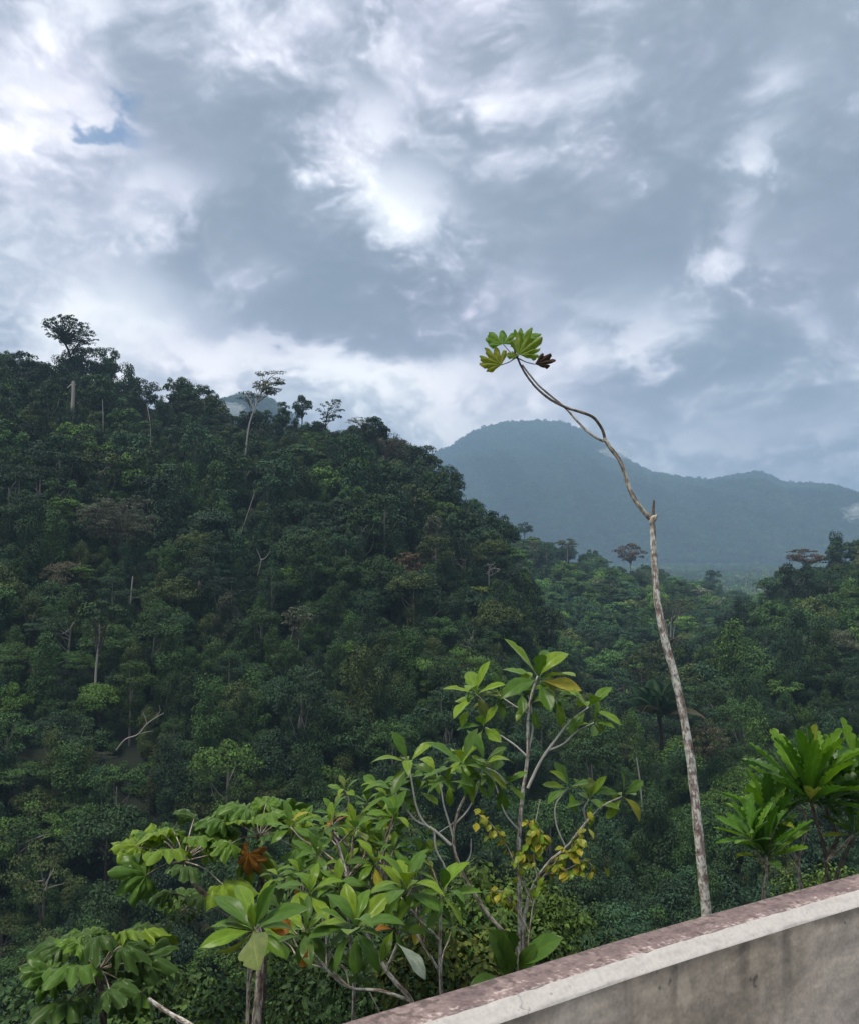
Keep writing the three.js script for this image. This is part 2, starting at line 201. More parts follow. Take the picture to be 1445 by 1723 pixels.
// own colours of the leaves
const HUES = { dark: [.025, .054, .018], deep: [.019, .044, .021], mid: [.038, .084, .022], blue: [.027, .066, .030], olive: [.054, .077, .022], fresh: [.058, .114, .021], lime: [.115, .16, .028], grey: [.076, .088, .057], rust: [.08, .052, .03], brown: [.072, .067, .041] };
const HUEMAT = {}; for (const k in HUES) HUEMAT[k] = leafMat(C(...HUES[k]));
const whiteLeaf = leafMat(C(1, 1, 1));
const barkTex = dataTex(64, 256, (u, v) => { const a = u * 6.2832, n = fbm(Math.cos(a) * 1.2, Math.sin(a) * 1.2, v * 14, 4), m = sstep(-.05, .2, n), q = .55 + .25 * fbm(Math.cos(a) * 3, Math.sin(a) * 3 + 9, v * 40, 3); return [lerp(.42, .72, m) * q * 1.5, lerp(.38, .70, m) * q * 1.5, lerp(.32, .64, m) * q * 1.5]; }, true);
const bark = new THREE.MeshStandardMaterial({ color: C(.36, .34, .31), map: barkTex, roughness: .9 });
const paleBark = new THREE.MeshStandardMaterial({ color: C(.27, .25, .22), roughness: .85, bumpMap: barkTex, bumpScale: .03 });
const dullBark = new THREE.MeshStandardMaterial({ color: C(.15, .138, .118), roughness: .9 });
const darkBark = new THREE.MeshStandardMaterial({ color: C(.12, .10, .085), map: barkTex, roughness: .95 });

// ---------------------------------------------------------------- the forest: where trees stand
const forests = { left: [], middle: [], right: [], undergrowth: [] };
{
  const r = rng(2024), NB = 300, seenS = new Map();
  const horizon = (t) => { const k = Math.round(t * 200); if (!seenS.has(k)) { const a = []; let m = -9; for (let d = 40; d < 700; d += 4) { m = Math.max(m, groundRel(k / 200 * d, d) / d); a.push(m); } seenS.set(k, a); } return seenS.get(k); };
  const weights = { left: [['round', 28], ['column', 30], ['tall', 24], ['umbrella', 5], ['heap', 6], ['airy', 10], ['fine', 5]], middle: [['round', 38], ['umbrella', 12], ['fine', 16], ['heap', 12], ['airy', 8], ['tall', 6]], right: [['round', 34], ['heap', 16], ['column', 20], ['umbrella', 6], ['airy', 10], ['fine', 12], ['tall', 8]] };
  const hues = [['dark', 26], ['deep', 22], ['mid', 20], ['blue', 14], ['olive', 10], ['fresh', 6], ['grey', 3.5], ['brown', .6], ['lime', .4], ['rust', .05]];
  const pick = (w) => { let q = r() * w.reduce((a, b) => a + b[1], 0); for (const [k, x] of w) if ((q -= x) <= 0) return k; return w[0][0]; };
  for (let band = -1; band < 2; band++) {
    const step = [2.7, 3.1, 5.2][band + 1], d0 = [56, 116, 262][band + 1], d1 = [116, 262, 640][band + 1];
    for (let d = d0; d < d1; d += step) for (let x = -0.66 * d; x < 0.66 * d; x += step) {
      const X = x + (r() - .5) * step * 1.9, D = d + (r() - .5) * step * 1.9, t = X / D, h = groundRel(X, D), r1 = r(), r2 = r(), r3 = r();
      const zone = HL(t, D) >= Math.max(HR(t, D), HM(t, D)) - .5 ? 'left' : HR(t, D) > HM(t, D) - .5 ? 'right' : 'middle';
      let scale = (.5 + .72 * r1 * r1 + .1 * r1) * [.76, .92, 1.12][band + 1];
      const front = horizon(t)[Math.max(0, Math.min(164, Math.floor((D - 8 - 40) / 4)))];
      if ((h + 11 * scale) / D < front - .004) continue;
      const zn = noise3(X * .028, 3, D * .028), style = pick(weights[zone]);
      let hue = pick(hues); if (zn > .25 && r() < .6) hue = r() < .5 ? 'mid' : 'fresh'; else if (zn < -.25 && r() < .6) hue = r() < .5 ? 'deep' : 'dark';
      const jit = (.55 + .95 * r2) * (zone === 'middle' ? 1.4 : zone === 'left' ? .86 : .95);
      forests[zone].push({ style, v: Math.floor(r3 * LIB[style].length), hue, x: X, d: D, y: EYE + h - .5, rot: r() * 6.283, scale, sy: scale * (.85 + .4 * r()), tilt: (r() - .5) * .16, jit });
      for (let u = 0; u < (band === 0 ? 2 : 1); u++) { const sx = X + (r() - .5) * 5, sd = D + (r() - .5) * 5; forests.undergrowth.push({ style: r() < .55 ? 'heap' : 'column', v: Math.floor(r() * 2), hue: pick(hues.slice(0, 5)), x: sx, d: sd, y: EYE + groundRel(sx, sd) - .8, rot: r() * 6.28, scale: .45 + .35 * r(), sy: .4 + .4 * r(), tilt: 0, jit: .8 + .4 * r() }); }
    }
  }
}
// places kept open in front of trees that stand out: columns, rows, distance
const OPEN = [[110, 134, 636, 738, 176], [243, 272, 675, 780, 160], [168, 180, 668, 735, 165], [400, 482, 618, 800, 186], [140, 270, 830, 950, 138], [195, 280, 1185, 1262, 98], [140, 200, 1010, 1165, 104], [212, 230, 968, 1050, 116], [392, 445, 820, 915, 140], [428, 460, 920, 965, 124], [660, 720, 925, 975, 128], [800, 848, 940, 982, 140], [772, 822, 982, 1000, 134], [478, 530, 1018, 1112, 110], [1155, 1225, 1212, 1285, 84], [1065, 1088, 1270, 1365, 84], [1290, 1345, 1142, 1215, 118], [1045, 1165, 1135, 1262, 86], [1100, 1170, 1005, 1085, 200], [1322, 1392, 920, 965, 238], [1385, 1435, 905, 960, 242], [1262, 1316, 970, 1020, 215], [1035, 1086, 912, 970, 365], [930, 980, 903, 950, 360], [868, 896, 876, 905, 365], [70, 170, 528, 600, 230], [490, 530, 664, 715, 220], [528, 582, 664, 735, 189], [580, 650, 697, 740, 183], [634, 690, 735, 775, 180], [385, 470, 660, 700, 230], [258, 275, 680, 710, 230]];
for (const q of OPEN) if (q[4] < 210) { const g = groundDepth((q[0] + q[1]) / 2, q[3]); q[4] = Math.min(q[4], g < 300 ? g : 999) - 2; }
for (const zone of ['left', 'middle', 'right']) forests[zone] = forests[zone].filter((o) => {
  const H = LIB[o.style][o.v].H * o.sy, c = project(V(o.x, o.y + H * .68, -o.d)), hw = 3.2 * o.scale * FPX / o.d, hh = H * .34 * FPX / o.d;
  return !OPEN.some(([x0, x1, y0, y1, D]) => o.d < D + 3 && c[0] + hw * .45 > x0 && c[0] - hw * .45 < x1 && c[1] + hh * .5 > y0 && c[1] - hh * .6 < y1 - (y1 - y0) * .2);
});
const mat4 = (o) => new THREE.Matrix4().compose(V(o.x, o.y, -o.d), new THREE.Quaternion().setFromEuler(new THREE.Euler(o.tilt, o.rot, o.tilt * .7)), V(o.scale, o.sy, o.scale));
// the largest to the eye stand as trees of their own
const inView = []; for (const zone of ['left', 'middle', 'right']) for (const o of forests[zone]) { o.zone = zone; const p = project(V(o.x, o.y + LIB[o.style][o.v].H * o.sy * .7, -o.d)); if (p[0] > -20 && p[0] < 1465 && p[1] < 1760 && p[1] > 0) { o.size = o.scale / o.d; o.px = p[0]; o.py = p[1]; inView.push(o); } }
inView.sort((a, b) => b.size - a.size); inView.slice(0, 255).forEach((o) => { o.own = true; });
const KIND = { round: ['broadleaf_tree', 'round broadleaf tree'], umbrella: ['spreading_tree', 'flat spreading tree'], column: ['vine_draped_tree', 'vine-draped tree'], tall: ['tall_tree', 'tall slim tree'], heap: ['low_bushy_tree', 'low bushy tree'], airy: ['open_crowned_tree', 'open-crowned tree'], fine: ['fine_leaved_tree', 'fine-leaved tree'] };
const HUEWORD = { dark: 'dark green', deep: 'deep green', mid: 'mid green', blue: 'bluish green', olive: 'olive green', fresh: 'fresh green', lime: 'lime green', grey: 'greyish green', rust: 'rusty red', brown: 'brownish' };
const WHERE = { left: 'left hillside', middle: 'valley beyond the left spur', right: 'right hillside' };
const MARKS = [[122, 690, "bare dead trunk at upper left"], [118, 560, "flat-topped skyline tree"], [254, 730, "forked pale trunk at upper left"], [440, 690, "leaning feathery skyline tree"], [510, 690, 'small round-topped skyline tree'], [640, 735, 'arching bare trees on the spur'], [205, 890, 'wide greyish spreading tree'], [424, 870, 'long leaning pale stem'], [440, 945, 'small forked pale stem'], [690, 955, 'reddish-topped tree'], [826, 960, "bare twiggy tree"], [165, 1110, 'straight pale trunk at left'], [222, 1015, 'slim trunk at left'], [235, 1235, 'bleached crooked dead branch'], [504, 1085, 'two thin stems at centre left'], [681, 1215, 'small slender palm'], [440, 1400, 'upper cecropia'], [165, 1620, 'corner cecropia'], [630, 1400, 'large-leaved shrub'], [430, 1560, 'big leaf rosette'], [800, 1170, "young tree's upper leaves"], [960, 1320, "young tree's lower rosettes"], [1098, 900, 'fork of the leaning sapling'], [1145, 1180, 'middle of the sapling trunk'], [1170, 1400, 'lower sapling trunk'], [1110, 1210, 'palm with upright fronds'], [1190, 1246, 'dry tangled bush'], [1315, 1180, 'two-stemmed tree at right'], [1362, 1300, 'tall glossy plant'], [1288, 1420, 'low glossy plant'], [1356, 936, "brown-leaved skyline tree at right"], [1060, 930, 'russet tree on the far ridge'], [1080, 1320, "slender pale stem"]];
function besides(x, y, rank = 0) { const b = [...MARKS].sort((p, q) => Math.hypot(x - p[0], y - p[1]) - Math.hypot(x - q[0], y - q[1]))[rank], bd = Math.hypot(x - b[0], y - b[1]); const dx = x - b[0], dy = y - b[1], side = dx < 0 ? 'left' : 'right', h = Math.abs(dx) > 1.8 * Math.abs(dy) ? `${side} of` : Math.abs(dy) > 1.8 * Math.abs(dx) ? (dy < 0 ? 'above' : 'below') : `${dy < 0 ? 'above' : 'below'} and ${side} of`; return `${h.length < 9 ? (bd < 60 ? 'just ' : bd > 170 ? 'far ' : '') : ''}${h} the ${b[2]}`; }
const saidLabels = new Set(); function freshLabel(what, x, y) { for (let k = 0; k < 6; k++) { const l = `${what} ${besides(x, y, k)}`; if (!saidLabels.has(l) && l.split(' ').length <= 16) { saidLabels.add(l); return l; } } return `${what} ${besides(x, y)}`; }
const PALE = new Set(['tall', 'airy', 'fine']), protos = new Map();
for (const o of inView) if (o.own) {
  const key = o.style + o.v + o.hue + (o.d < NEARER), tree = libOf(o), [name, words] = KIND[o.style], label = freshLabel(`${HUEWORD[o.hue]} ${words}`, o.px, o.py), group = `${HUEWORD[o.hue]} ${words}s of the ${WHERE[o.zone]}`;
  let g = protos.get(key);
  if (!g) { g = thing(name, label, 'tree', undefined, group); part('crown', tree.crown, HUEMAT[o.hue], g); part('trunk', tree.wood, PALE.has(o.style) ? dullBark : bark, g); protos.set(key, g); } else { g = g.clone(); g.name = numbered(name); g.userData = { label, category: 'tree', group }; scene.add(g); }
  mat4(o).decompose(g.position, g.quaternion, g.scale);
}
function massOf(name, label, list, category = 'forest') {
  const o = new THREE.Group(); o.name = numbered(name); o.userData = { kind: 'stuff', label, category }; scene.add(o);
  for (const near of [true, false]) for (const s of STYLES) (near ? NEAR : LIB)[s].forEach((tree, v) => {
    const mine = list.filter((q) => !q.own && q.style === s && q.v === v && (q.d < NEARER) === near); if (!mine.length) return;
    const cr = new THREE.InstancedMesh(tree.crown, whiteLeaf, mine.length), wo = new THREE.InstancedMesh(tree.wood, PALE.has(s) ? dullBark : bark, mine.length); cr.name = 'crowns'; wo.name = 'trunks';
    mine.forEach((q, i) => { const m = mat4(q), h = HUES[q.hue]; cr.setMatrixAt(i, m); wo.setMatrixAt(i, m); cr.setColorAt(i, C(h[0] * q.jit, h[1] * q.jit, h[2] * q.jit)); });
    for (const m of [cr, wo]) { m.castShadow = m.receiveShadow = true; o.add(m); }
  });
}
massOf('forest', 'dense dark rainforest covering the steep left hillside', forests.left);
massOf('forest', 'hazy rainforest on the ridge beyond the left spur', forests.middle);
massOf('forest', 'dense rainforest covering the hillside at right', forests.right);
massOf('undergrowth', 'dark bushes filling the gaps under the hillside trees', forests.undergrowth, 'undergrowth');
// far woods: small crowns on the valley floor and the mountains
{
  const r = rng(9), L = new Leaves(); for (let k = 0; k < 9; k++) { const u = unit(r); clump(L, r, V(u.x * 3.4, 4.5 + u.y * 2, u.z * 3.4), 2.2, 1.7, 2.2, 46, 1.15, .85 + .3 * r(), .3, -.4); }
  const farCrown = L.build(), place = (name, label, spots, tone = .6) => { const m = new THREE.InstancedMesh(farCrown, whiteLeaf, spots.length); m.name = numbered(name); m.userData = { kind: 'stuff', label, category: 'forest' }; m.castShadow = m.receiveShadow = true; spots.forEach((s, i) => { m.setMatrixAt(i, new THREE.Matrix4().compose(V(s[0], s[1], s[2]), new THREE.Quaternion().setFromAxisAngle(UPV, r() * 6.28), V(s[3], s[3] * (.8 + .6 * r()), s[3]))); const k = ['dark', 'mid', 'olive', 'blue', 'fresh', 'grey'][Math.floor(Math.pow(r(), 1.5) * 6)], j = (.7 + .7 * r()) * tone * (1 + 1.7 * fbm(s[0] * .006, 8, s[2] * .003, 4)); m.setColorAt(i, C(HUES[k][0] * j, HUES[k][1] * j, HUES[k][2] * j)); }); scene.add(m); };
  const scatter = (n, d0, d1, t0, t1, f, size, pw = 1) => { const a = []; for (let i = 0; i < n; i++) { const d = lerp(d0, d1, Math.pow(r(), pw)), t = lerp(t0, t1, r()), x = t * d; if (d > 1300 && f !== groundRel && rockAt(x, d) > .2) continue; a.push([x, EYE + f(x, d) - 2, -d, size * (.55 + .75 * r() * r() + .15 * r())]); } return a; };
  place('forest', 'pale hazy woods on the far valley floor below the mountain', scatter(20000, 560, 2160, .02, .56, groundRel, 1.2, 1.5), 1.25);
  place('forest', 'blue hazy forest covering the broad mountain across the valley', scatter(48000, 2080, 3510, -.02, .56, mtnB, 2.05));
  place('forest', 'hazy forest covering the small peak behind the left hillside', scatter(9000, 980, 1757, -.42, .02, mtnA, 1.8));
}
// ---------------------------------------------------------------- concrete parapet and road of the bridge
{
  const onPlane = (px, py, drop) => { const [t, s] = ts(px, py), d = -drop / s; return V(t * d, EYE - drop, -d); };
  const TOP = 1.4, ctl = [[575, 1723], [800, 1655.5], [1045, 1581], [1245, 1524.5], [1445, 1470]].map(([x, y]) => onPlane(x, y, TOP));
  const ext = (a, b, k) => b.clone().add(b.clone().sub(a).normalize().multiplyScalar(k));
  const rail = [ext(ctl[1], ctl[0], 4), ext(ctl[1], ctl[0], 1), ...ctl, ext(ctl[3], ctl[4], 2), ext(ctl[3], ctl[4], 6)];
  const curve = new THREE.CatmullRomCurve3(rail, false, 'centripetal'), N = 420, P = curve.getSpacedPoints(N), total = curve.getLength();
  const W = 0.142, CH = 0.05;
  const frame = P.map((p, i) => { const a = P[Math.max(0, i - 1)], b = P[Math.min(N, i + 1)], t = b.clone().sub(a).normalize(), n = V(-t.z, 0, t.x); if (n.z < 0) n.multiplyScalar(-1); return n; });
  // profile rows as [towards the camera, up], each strip has its own rows
  const strip = (rows, amp) => {
    const pos = [], uv = [], idx = [], m = rows.length; let acc = [0]; for (let k = 1; k < m; k++) acc.push(acc[k - 1] + Math.hypot(rows[k][0] - rows[k - 1][0], rows[k][1] - rows[k - 1][1]));
    for (let i = 0; i <= N; i++) { const s = i / N * total; for (let k = 0; k < m; k++) { const [o, u] = rows[k], chip = (k === 0 || k === m - 1) ? -.014 * sstep(.36, .6, noise3(s * 9, 3, k)) - .004 * Math.abs(noise3(s * 30, 4, k)) : 0, e = amp * (fbm(s * 5, o * 20, u * 9, 3) + .4 * noise3(s * 40, o * 60, u * 40)) + (rows[0][1] === -CH ? 0 : chip * .5), j = .006 * noise3(s * 1.5, 5, (o + u) * 2) + .004 * noise3(s * 7, 2, (o + u) * 30); pos.push(P[i].x + frame[i].x * (o + e + j), P[i].y + u + e * .7 + j * .5, P[i].z + frame[i].z * (o + e + j)); uv.push(s, acc[k]); } }
    for (let i = 0; i < N; i++) for (let k = 0; k < m - 1; k++) { const a = i * m + k, b = a + m; idx.push(a, a + 1, b, a + 1, b + 1, b); }
    const g = new THREE.BufferGeometry(); g.setAttribute('position', new THREE.Float32BufferAttribute(pos, 3)); g.setAttribute('uv', new THREE.Float32BufferAttribute(uv, 2)); g.setIndex(idx); g.computeVertexNormals(); return g;
  };
  const lin = (a, b, n) => Array.from({ length: n + 1 }, (_, i) => [lerp(a[0], b[0], i / n), lerp(a[1], b[1], i / n)]);
  const speck = (u, v, f) => fbm(u * f, v * f, 4, 3);
  const topMap = dataTex(2048, 128, (u, v) => { const x = u * 4, y = v * .2, n = fbm(x * 6, y * 9, 1, 5), f = speck(x, y, 60), g = speck(x + 9, y, 25), pale = sstep(.02, .40, f * .8 + g * .7 + n * .4 + (y - .118) * 4.6), dark = sstep(.02, .3, -g + n * .7 + (.03 - y) * 6 * .5 + .02); let c = [.465 + n * .22, .40 + n * .20, .385 + n * .18]; c = c.map((q, k) => lerp(q, [.33, .285, .27][k], dark * .7)); return c.map((q, k) => clamp(lerp(q, [.76, .70, .675][k], pale * .6) + f * .13 + g * .07, 0, 1)); }, true);
  const edgeMap = dataTex(2048, 64, (u, v) => { const x = u * 4, y = v * .1, n = fbm(x * 4, y * 20, 2, 5), f = speck(x, y, 45), q = .765 + n * .15 + f * .10 - .16 * sstep(.2, .5, f - n * .3) - .10 * sstep(-.1, .35, n) - .10 * [.62, 2.9].reduce((a, s) => Math.max(a, 1 - sstep(.001, .007, Math.abs(x - s - .02 * noise3(y * 60, s, 3)))), 0) - .12 * sstep(.055, .075, y + n * .03); return [q * 1.0, q * .97, q * .93]; }, true);
  const faceMap = dataTex(2048, 1024, (u, v) => {
    const x = u * 4, y = v * 2, n = fbm(x * 1.6, y * 2.2, 3, 6), f = fbm(x * 16, y * 22, 5, 4), tro = fbm(x * 3.2 + n, y * 9 + n * 2, 8, 4);
    const streak = sstep(.0, .42, fbm(x * 13, y * .8, 11, 4) + .12) * (1 - sstep(.12, .9, y)), scuff = sstep(.26, .40, fbm(x * 6, y * 2.2, 21, 4)) * .5, pit = sstep(.40, .48, noise3(x * 9, y * 9, 40)) * sstep(.1, .3, fbm(x * 22, y * 22, 41, 2));
    const g = fbm(x * 60, y * 60, 77, 3), drip = sstep(.05, .4, fbm(x * 7, y * .35, 90, 4)) * (1 - sstep(.02, .5 + .4 * n, y)), moss = sstep(.12, .4, fbm(x * 2.6, y * 3.4, 95, 5)); let q = .65 + n * .20 + f * .12 + tro * .12 + g * .10; q *= 1 - streak * .04; q *= 1 - drip * .22; q *= 1 - moss * .09; q += .025; q = lerp(q, .80, scuff); q *= 1 - .35 * pit; q *= 1 - .22 * (1 - sstep(0, .07, y + n * .05));
    const warm = fbm(x * .9, y * .9, 60, 3) * .05; return [q * (1.06 + warm), q * (.985 + warm * .3), q * (.875 - warm)];
  }, true);
  const faceBump = dataTex(1024, 512, (u, v) => { const x = u * 4, y = v * 2, a = fbm(x * 3, y * 8, 8, 5), b = fbm(x * 12, y * 14, 5, 4), lump = sstep(.40, .75, noise3(x * 4 + a * .5, y * 12, 70)), q = .5 + a * .30 + b * .16 + lump * .16; return [q, q, q]; });
  topMap.repeat.set(1 / 4, 1 / .2); edgeMap.repeat.set(1 / 4, 1 / .1); faceMap.repeat.set(1 / 4, 1 / 2); faceBump.repeat.set(1 / 4, 1 / 2);
  const wall = thing('concrete_parapet', 'grey concrete bridge parapet with stained top and white painted edge', 'parapet');
  part('stained_top', strip(lin([0, 0], [W, 0], 14), .0075), new THREE.MeshStandardMaterial({ map: topMap, roughness: .95, bumpMap: topMap, bumpScale: .006 }), wall).userData.label = 'purplish brown weathered top of the parapet';
  part('painted_edge', strip(lin([W, 0], [W + CH, -CH], 6), .0022), new THREE.MeshStandardMaterial({ map: edgeMap, roughness: .8, bumpMap: edgeMap, bumpScale: .002 }), wall).userData.label = 'white painted slanting edge of the parapet';
  part('wall_face', strip(lin([W + CH, -CH], [W + CH, -EYE + TOP - .3], 40), .002), new THREE.MeshStandardMaterial({ map: faceMap, roughness: .95, bumpMap: faceBump, bumpScale: .011 }), wall);
  part('outer_face', strip(lin([0, -1.9], [0, 0], 8), .003), new THREE.MeshStandardMaterial({ map: faceMap, color: C(.6, .58, .55), roughness: 1 }), wall);
  // the road deck the picture is taken from
  const pos = [], idx = []; for (let i = 0; i <= N; i += 10) { const p = P[i], n = frame[i]; pos.push(p.x + n.x * .05, 0, p.z + n.z * .05, p.x + n.x * 9, 0, p.z + n.z * 9); }
  for (let i = 0; i < pos.length / 6 - 1; i++) idx.push(i * 2, i * 2 + 1, i * 2 + 2, i * 2 + 1, i * 2 + 3, i * 2 + 2);
  const g = new THREE.BufferGeometry(); g.setAttribute('position', new THREE.Float32BufferAttribute(pos, 3)); g.setIndex(idx); g.computeVertexNormals();
  struct('road', g, new THREE.MeshStandardMaterial({ color: C(.09, .088, .083), roughness: .95, side: THREE.DoubleSide }), 'grey asphalt road on the bridge behind the parapet');
}

// ---------------------------------------------------------------- leaves, each a mesh: base at the origin, tip along +x, upper side +y
function grid(nu, nv, f) { const pos = [], uv = [], idx = []; for (let i = 0; i <= nu; i++) for (let j = 0; j <= nv; j++) { const p = f(i / nu, j / nv * 2 - 1); pos.push(...p); uv.push(i / nu, j / nv); } for (let i = 0; i < nu; i++) for (let j = 0; j < nv; j++) { const a = i * (nv + 1) + j, b = a + nv + 1; idx.push(a, a + 1, b, a + 1, b + 1, b); } const g = new THREE.BufferGeometry(); g.setAttribute('position', new THREE.Float32BufferAttribute(pos, 3)); g.setAttribute('uv', new THREE.Float32BufferAttribute(uv, 2)); g.setIndex(idx); g.computeVertexNormals(); return g; }
function bladeGeo(W, curl, fold, seed, tip = 1.4, wave = .02) {   // obovate blade of length 1
  return grid(14, 6, (u, v) => { const q = clamp((u - .06) / .94, 0, 1), w = Math.max(.008 * (1 - u), W / 2 * Math.pow(Math.max(0, Math.sin(Math.PI * Math.pow(q, tip))), .98)) * (1 + .07 * noise3(u * 5, v * 3, seed) - .22 * sstep(.25, .5, noise3(u * 7 + seed * 3, v * .6, seed * 1.7))); const bend = curl * u * u, y = -bend + fold * Math.abs(v) * w - .35 * fold * v * v * w + wave * noise3(u * 4 + seed, v * 1.5, seed) * Math.abs(v) + .006 * Math.sin(u * 55) * Math.abs(v) * (Math.abs(v) < .9 ? 1 : .3); const back = curl * .45 * u * u * u; return [u - back, y, v * w + .05 * u * u * noise3(seed, u, 3)]; });
}
function lobedGeo(W, curl, seed, lobes = 7) {                     // deeply lobed long blade
  return grid(44, 6, (u, v) => { const q = clamp((u - .1) / .9, 0, 1), env = W / 2 * Math.pow(Math.max(0, Math.sin(Math.PI * Math.pow(q, 1.15))), .6), ph = q * lobes - Math.floor(q * lobes), saw = .58 + .42 * Math.pow(Math.sin(Math.PI * Math.pow(ph, .7)), .6), w = Math.max(.009, env * lerp(1, saw, sstep(.05, .2, q) * (1 - .6 * sstep(.85, 1, q)))); return [u - curl * .4 * u * u * u + Math.abs(v) * .06 * saw, -curl * u * u + .32 * Math.abs(v) * w + .02 * noise3(u * 6, v * 2, seed), v * w]; });
}
function palmateGeo(n, spread, seed, droop, sinus = .38, ruffle = .05, point = .62) {  // lobes fanned round the petiole at the origin
  const per = 8, rings = 6, cols = n * per, pos = [], uv = [], idx = [], r = rng(seed), size = Array.from({ length: n }, (_, k) => (1 - .42 * Math.pow(Math.abs((k - (n - 1) / 2) / (n / 2)), 1.6)) * (.9 + .2 * r()));
  for (let c = 0; c <= cols; c++) { const k = Math.min(n - 1, Math.floor(c / per)), f = c / per - k, a = lerp(-spread, spread, c / cols), hat = Math.pow(Math.max(0, Math.sin(Math.PI * f)), point), R = size[k] * lerp(sinus * (.85 + .3 * noise3(c * .11, seed, 8)), 1, hat) * (1 + .15 * noise3(c * .9, seed, 2));
    for (let i = 0; i <= rings; i++) { const q = i / rings, rad = q * R, crease = (hat - .5) * .16 * q; pos.push(Math.cos(a) * rad * (1 - .25 * droop * q), crease - droop * rad * rad * .55 + ruffle * noise3(a * 3, q * 3, seed) * q, Math.sin(a) * rad * (1 - .25 * droop * q)); uv.push(q, f); } }
  for (let c = 0; c < cols; c++) for (let i = 0; i < rings; i++) { const a = c * (rings + 1) + i, b = a + rings + 1; idx.push(a, a + 1, b, a + 1, b + 1, b); }
  const g = new THREE.BufferGeometry(); g.setAttribute('position', new THREE.Float32BufferAttribute(pos, 3)); g.setAttribute('uv', new THREE.Float32BufferAttribute(uv, 2)); g.setIndex(idx); g.computeVertexNormals(); return g;
}
const veinMap = dataTex(256, 128, (u, v) => { const a = Math.abs(v - .5) * 2, mid = 1 - sstep(.03, .075, a), lat = Math.abs(((u - a * .16) * 13) % 1 - .5), vein = (1 - sstep(.0, .14, lat)) * .9 * (1 - a * .5), n = fbm(u * 6, v * 5, 3, 5), spot = sstep(.26, .38, fbm(u * 16, v * 9, 9, 3)); const t = Math.max(mid, vein * .45); let c = [.87 + n * .26, .90 + n * .20, .84 + n * .26]; c = c.map((q, k) => lerp(q, [1, 1, .98][k], t)); return c.map((q, k) => lerp(q, [.70, .58, .42][k], spot * .6)); }, true);
const veinBump = dataTex(256, 128, (u, v) => { const a = Math.abs(v - .5) * 2, mid = 1 - sstep(.02, .10, a), lat = Math.abs(((u - a * .16) * 13) % 1 - .5) * 2, q = .35 + .22 * lat * (1 - mid) + .3 * fbm(u * 20, v * 14, 2, 3) - mid * .2; return [q, q, q]; });
const LM = (r, g, b, tr = .34, coat = .34) => new THREE.MeshPhysicalMaterial({ color: C(r, g, b), map: veinMap, bumpMap: veinBump, bumpScale: .0016, specularIntensity: .35, roughness: .9, transmission: tr, thickness: 0, clearcoat: coat, clearcoatRoughness: .3, side: THREE.DoubleSide });
const G = { green: [LM(.125, .235, .010), LM(.17, .275, .010), LM(.085, .18, .014), LM(.21, .31, .010), LM(.10, .20, .016)], deep: [LM(.056, .12, .010), LM(.075, .15, .012), LM(.045, .10, .012)], lime: [LM(.23, .35, .015), LM(.20, .33, .015)], yellow: [LM(.42, .35, .02), LM(.32, .32, .02), LM(.24, .29, .02)], orange: LM(.48, .19, .025), brown: LM(.075, .045, .035, .1, 0), silver: LM(.42, .46, .40, .2, .1), under: LM(.20, .24, .06, .4, .05), canopy: [LM(.24, .33, .02, .55, .1), LM(.17, .31, .02, .55, .1), LM(.30, .32, .02, .55, .1)], glossy: [LM(.095, .235, .006, .42, .35), LM(.055, .155, .006, .4, .4), LM(.17, .33, .008, .48, .3)] };
const BLADES = [bladeGeo(.34, .22, .34, 1, 1.25), bladeGeo(.30, .45, .30, 2, 1.2), bladeGeo(.36, .12, .40, 3, 1.3), bladeGeo(.31, .75, .24, 4, 1.2), bladeGeo(.35, .32, .20, 5, 1.3), bladeGeo(.28, .55, .45, 6, 1.2)];
const SLIM = [bladeGeo(.37, .15, .4, 11, 1.15), bladeGeo(.33, .4, .35, 12, 1.15), bladeGeo(.38, .6, .3, 13, 1.1)];
const OVATE = [bladeGeo(.56, .35, .25, 21, .95), bladeGeo(.50, .6, .3, 22, .95), bladeGeo(.6, .2, .3, 23, .9)];
const LOBED = [lobedGeo(.32, .14, 31, 9), lobedGeo(.29, .30, 32, 10), lobedGeo(.34, .06, 33, 8)];
const PALM = [palmateGeo(8, 2.75, 41, .75, .74, .30, .7), palmateGeo(7, 2.6, 42, 1.0, .72, .34, .75), palmateGeo(8, 2.8, 43, .5, .76, .32, .7), palmateGeo(7, 2.5, 44, 1.25, .68, .36, .8)];
function orient(m, dir, nrm, roll = 0) { const x = dir.clone().normalize(), y = nrm.clone().sub(x.clone().multiplyScalar(nrm.dot(x))).normalize(), z = x.clone().cross(y); m.quaternion.setFromRotationMatrix(new THREE.Matrix4().makeBasis(x, y, z)); if (roll) m.rotateX(roll); }
function leaf(parent, geo, mat, p, dir, nrm, len, roll = 0, wid = 1) { const m = new THREE.Mesh(geo, mat); m.name = 'leaf'; m.castShadow = m.receiveShadow = true; m.position.copy(p).sub(parent.position); orient(m, dir, nrm, roll); m.scale.set(len, len, len * wid); parent.add(m); return m; }
function basis(axis) { const a = axis.clone().normalize(), u = (Math.abs(a.y) < .95 ? V(0, 1, 0) : V(1, 0, 0)).cross(a).normalize(), v = a.clone().cross(u); return [a, u, v]; }
const anyOf = (r, a) => Array.isArray(a) ? a[Math.floor(r() * a.length)] : a;
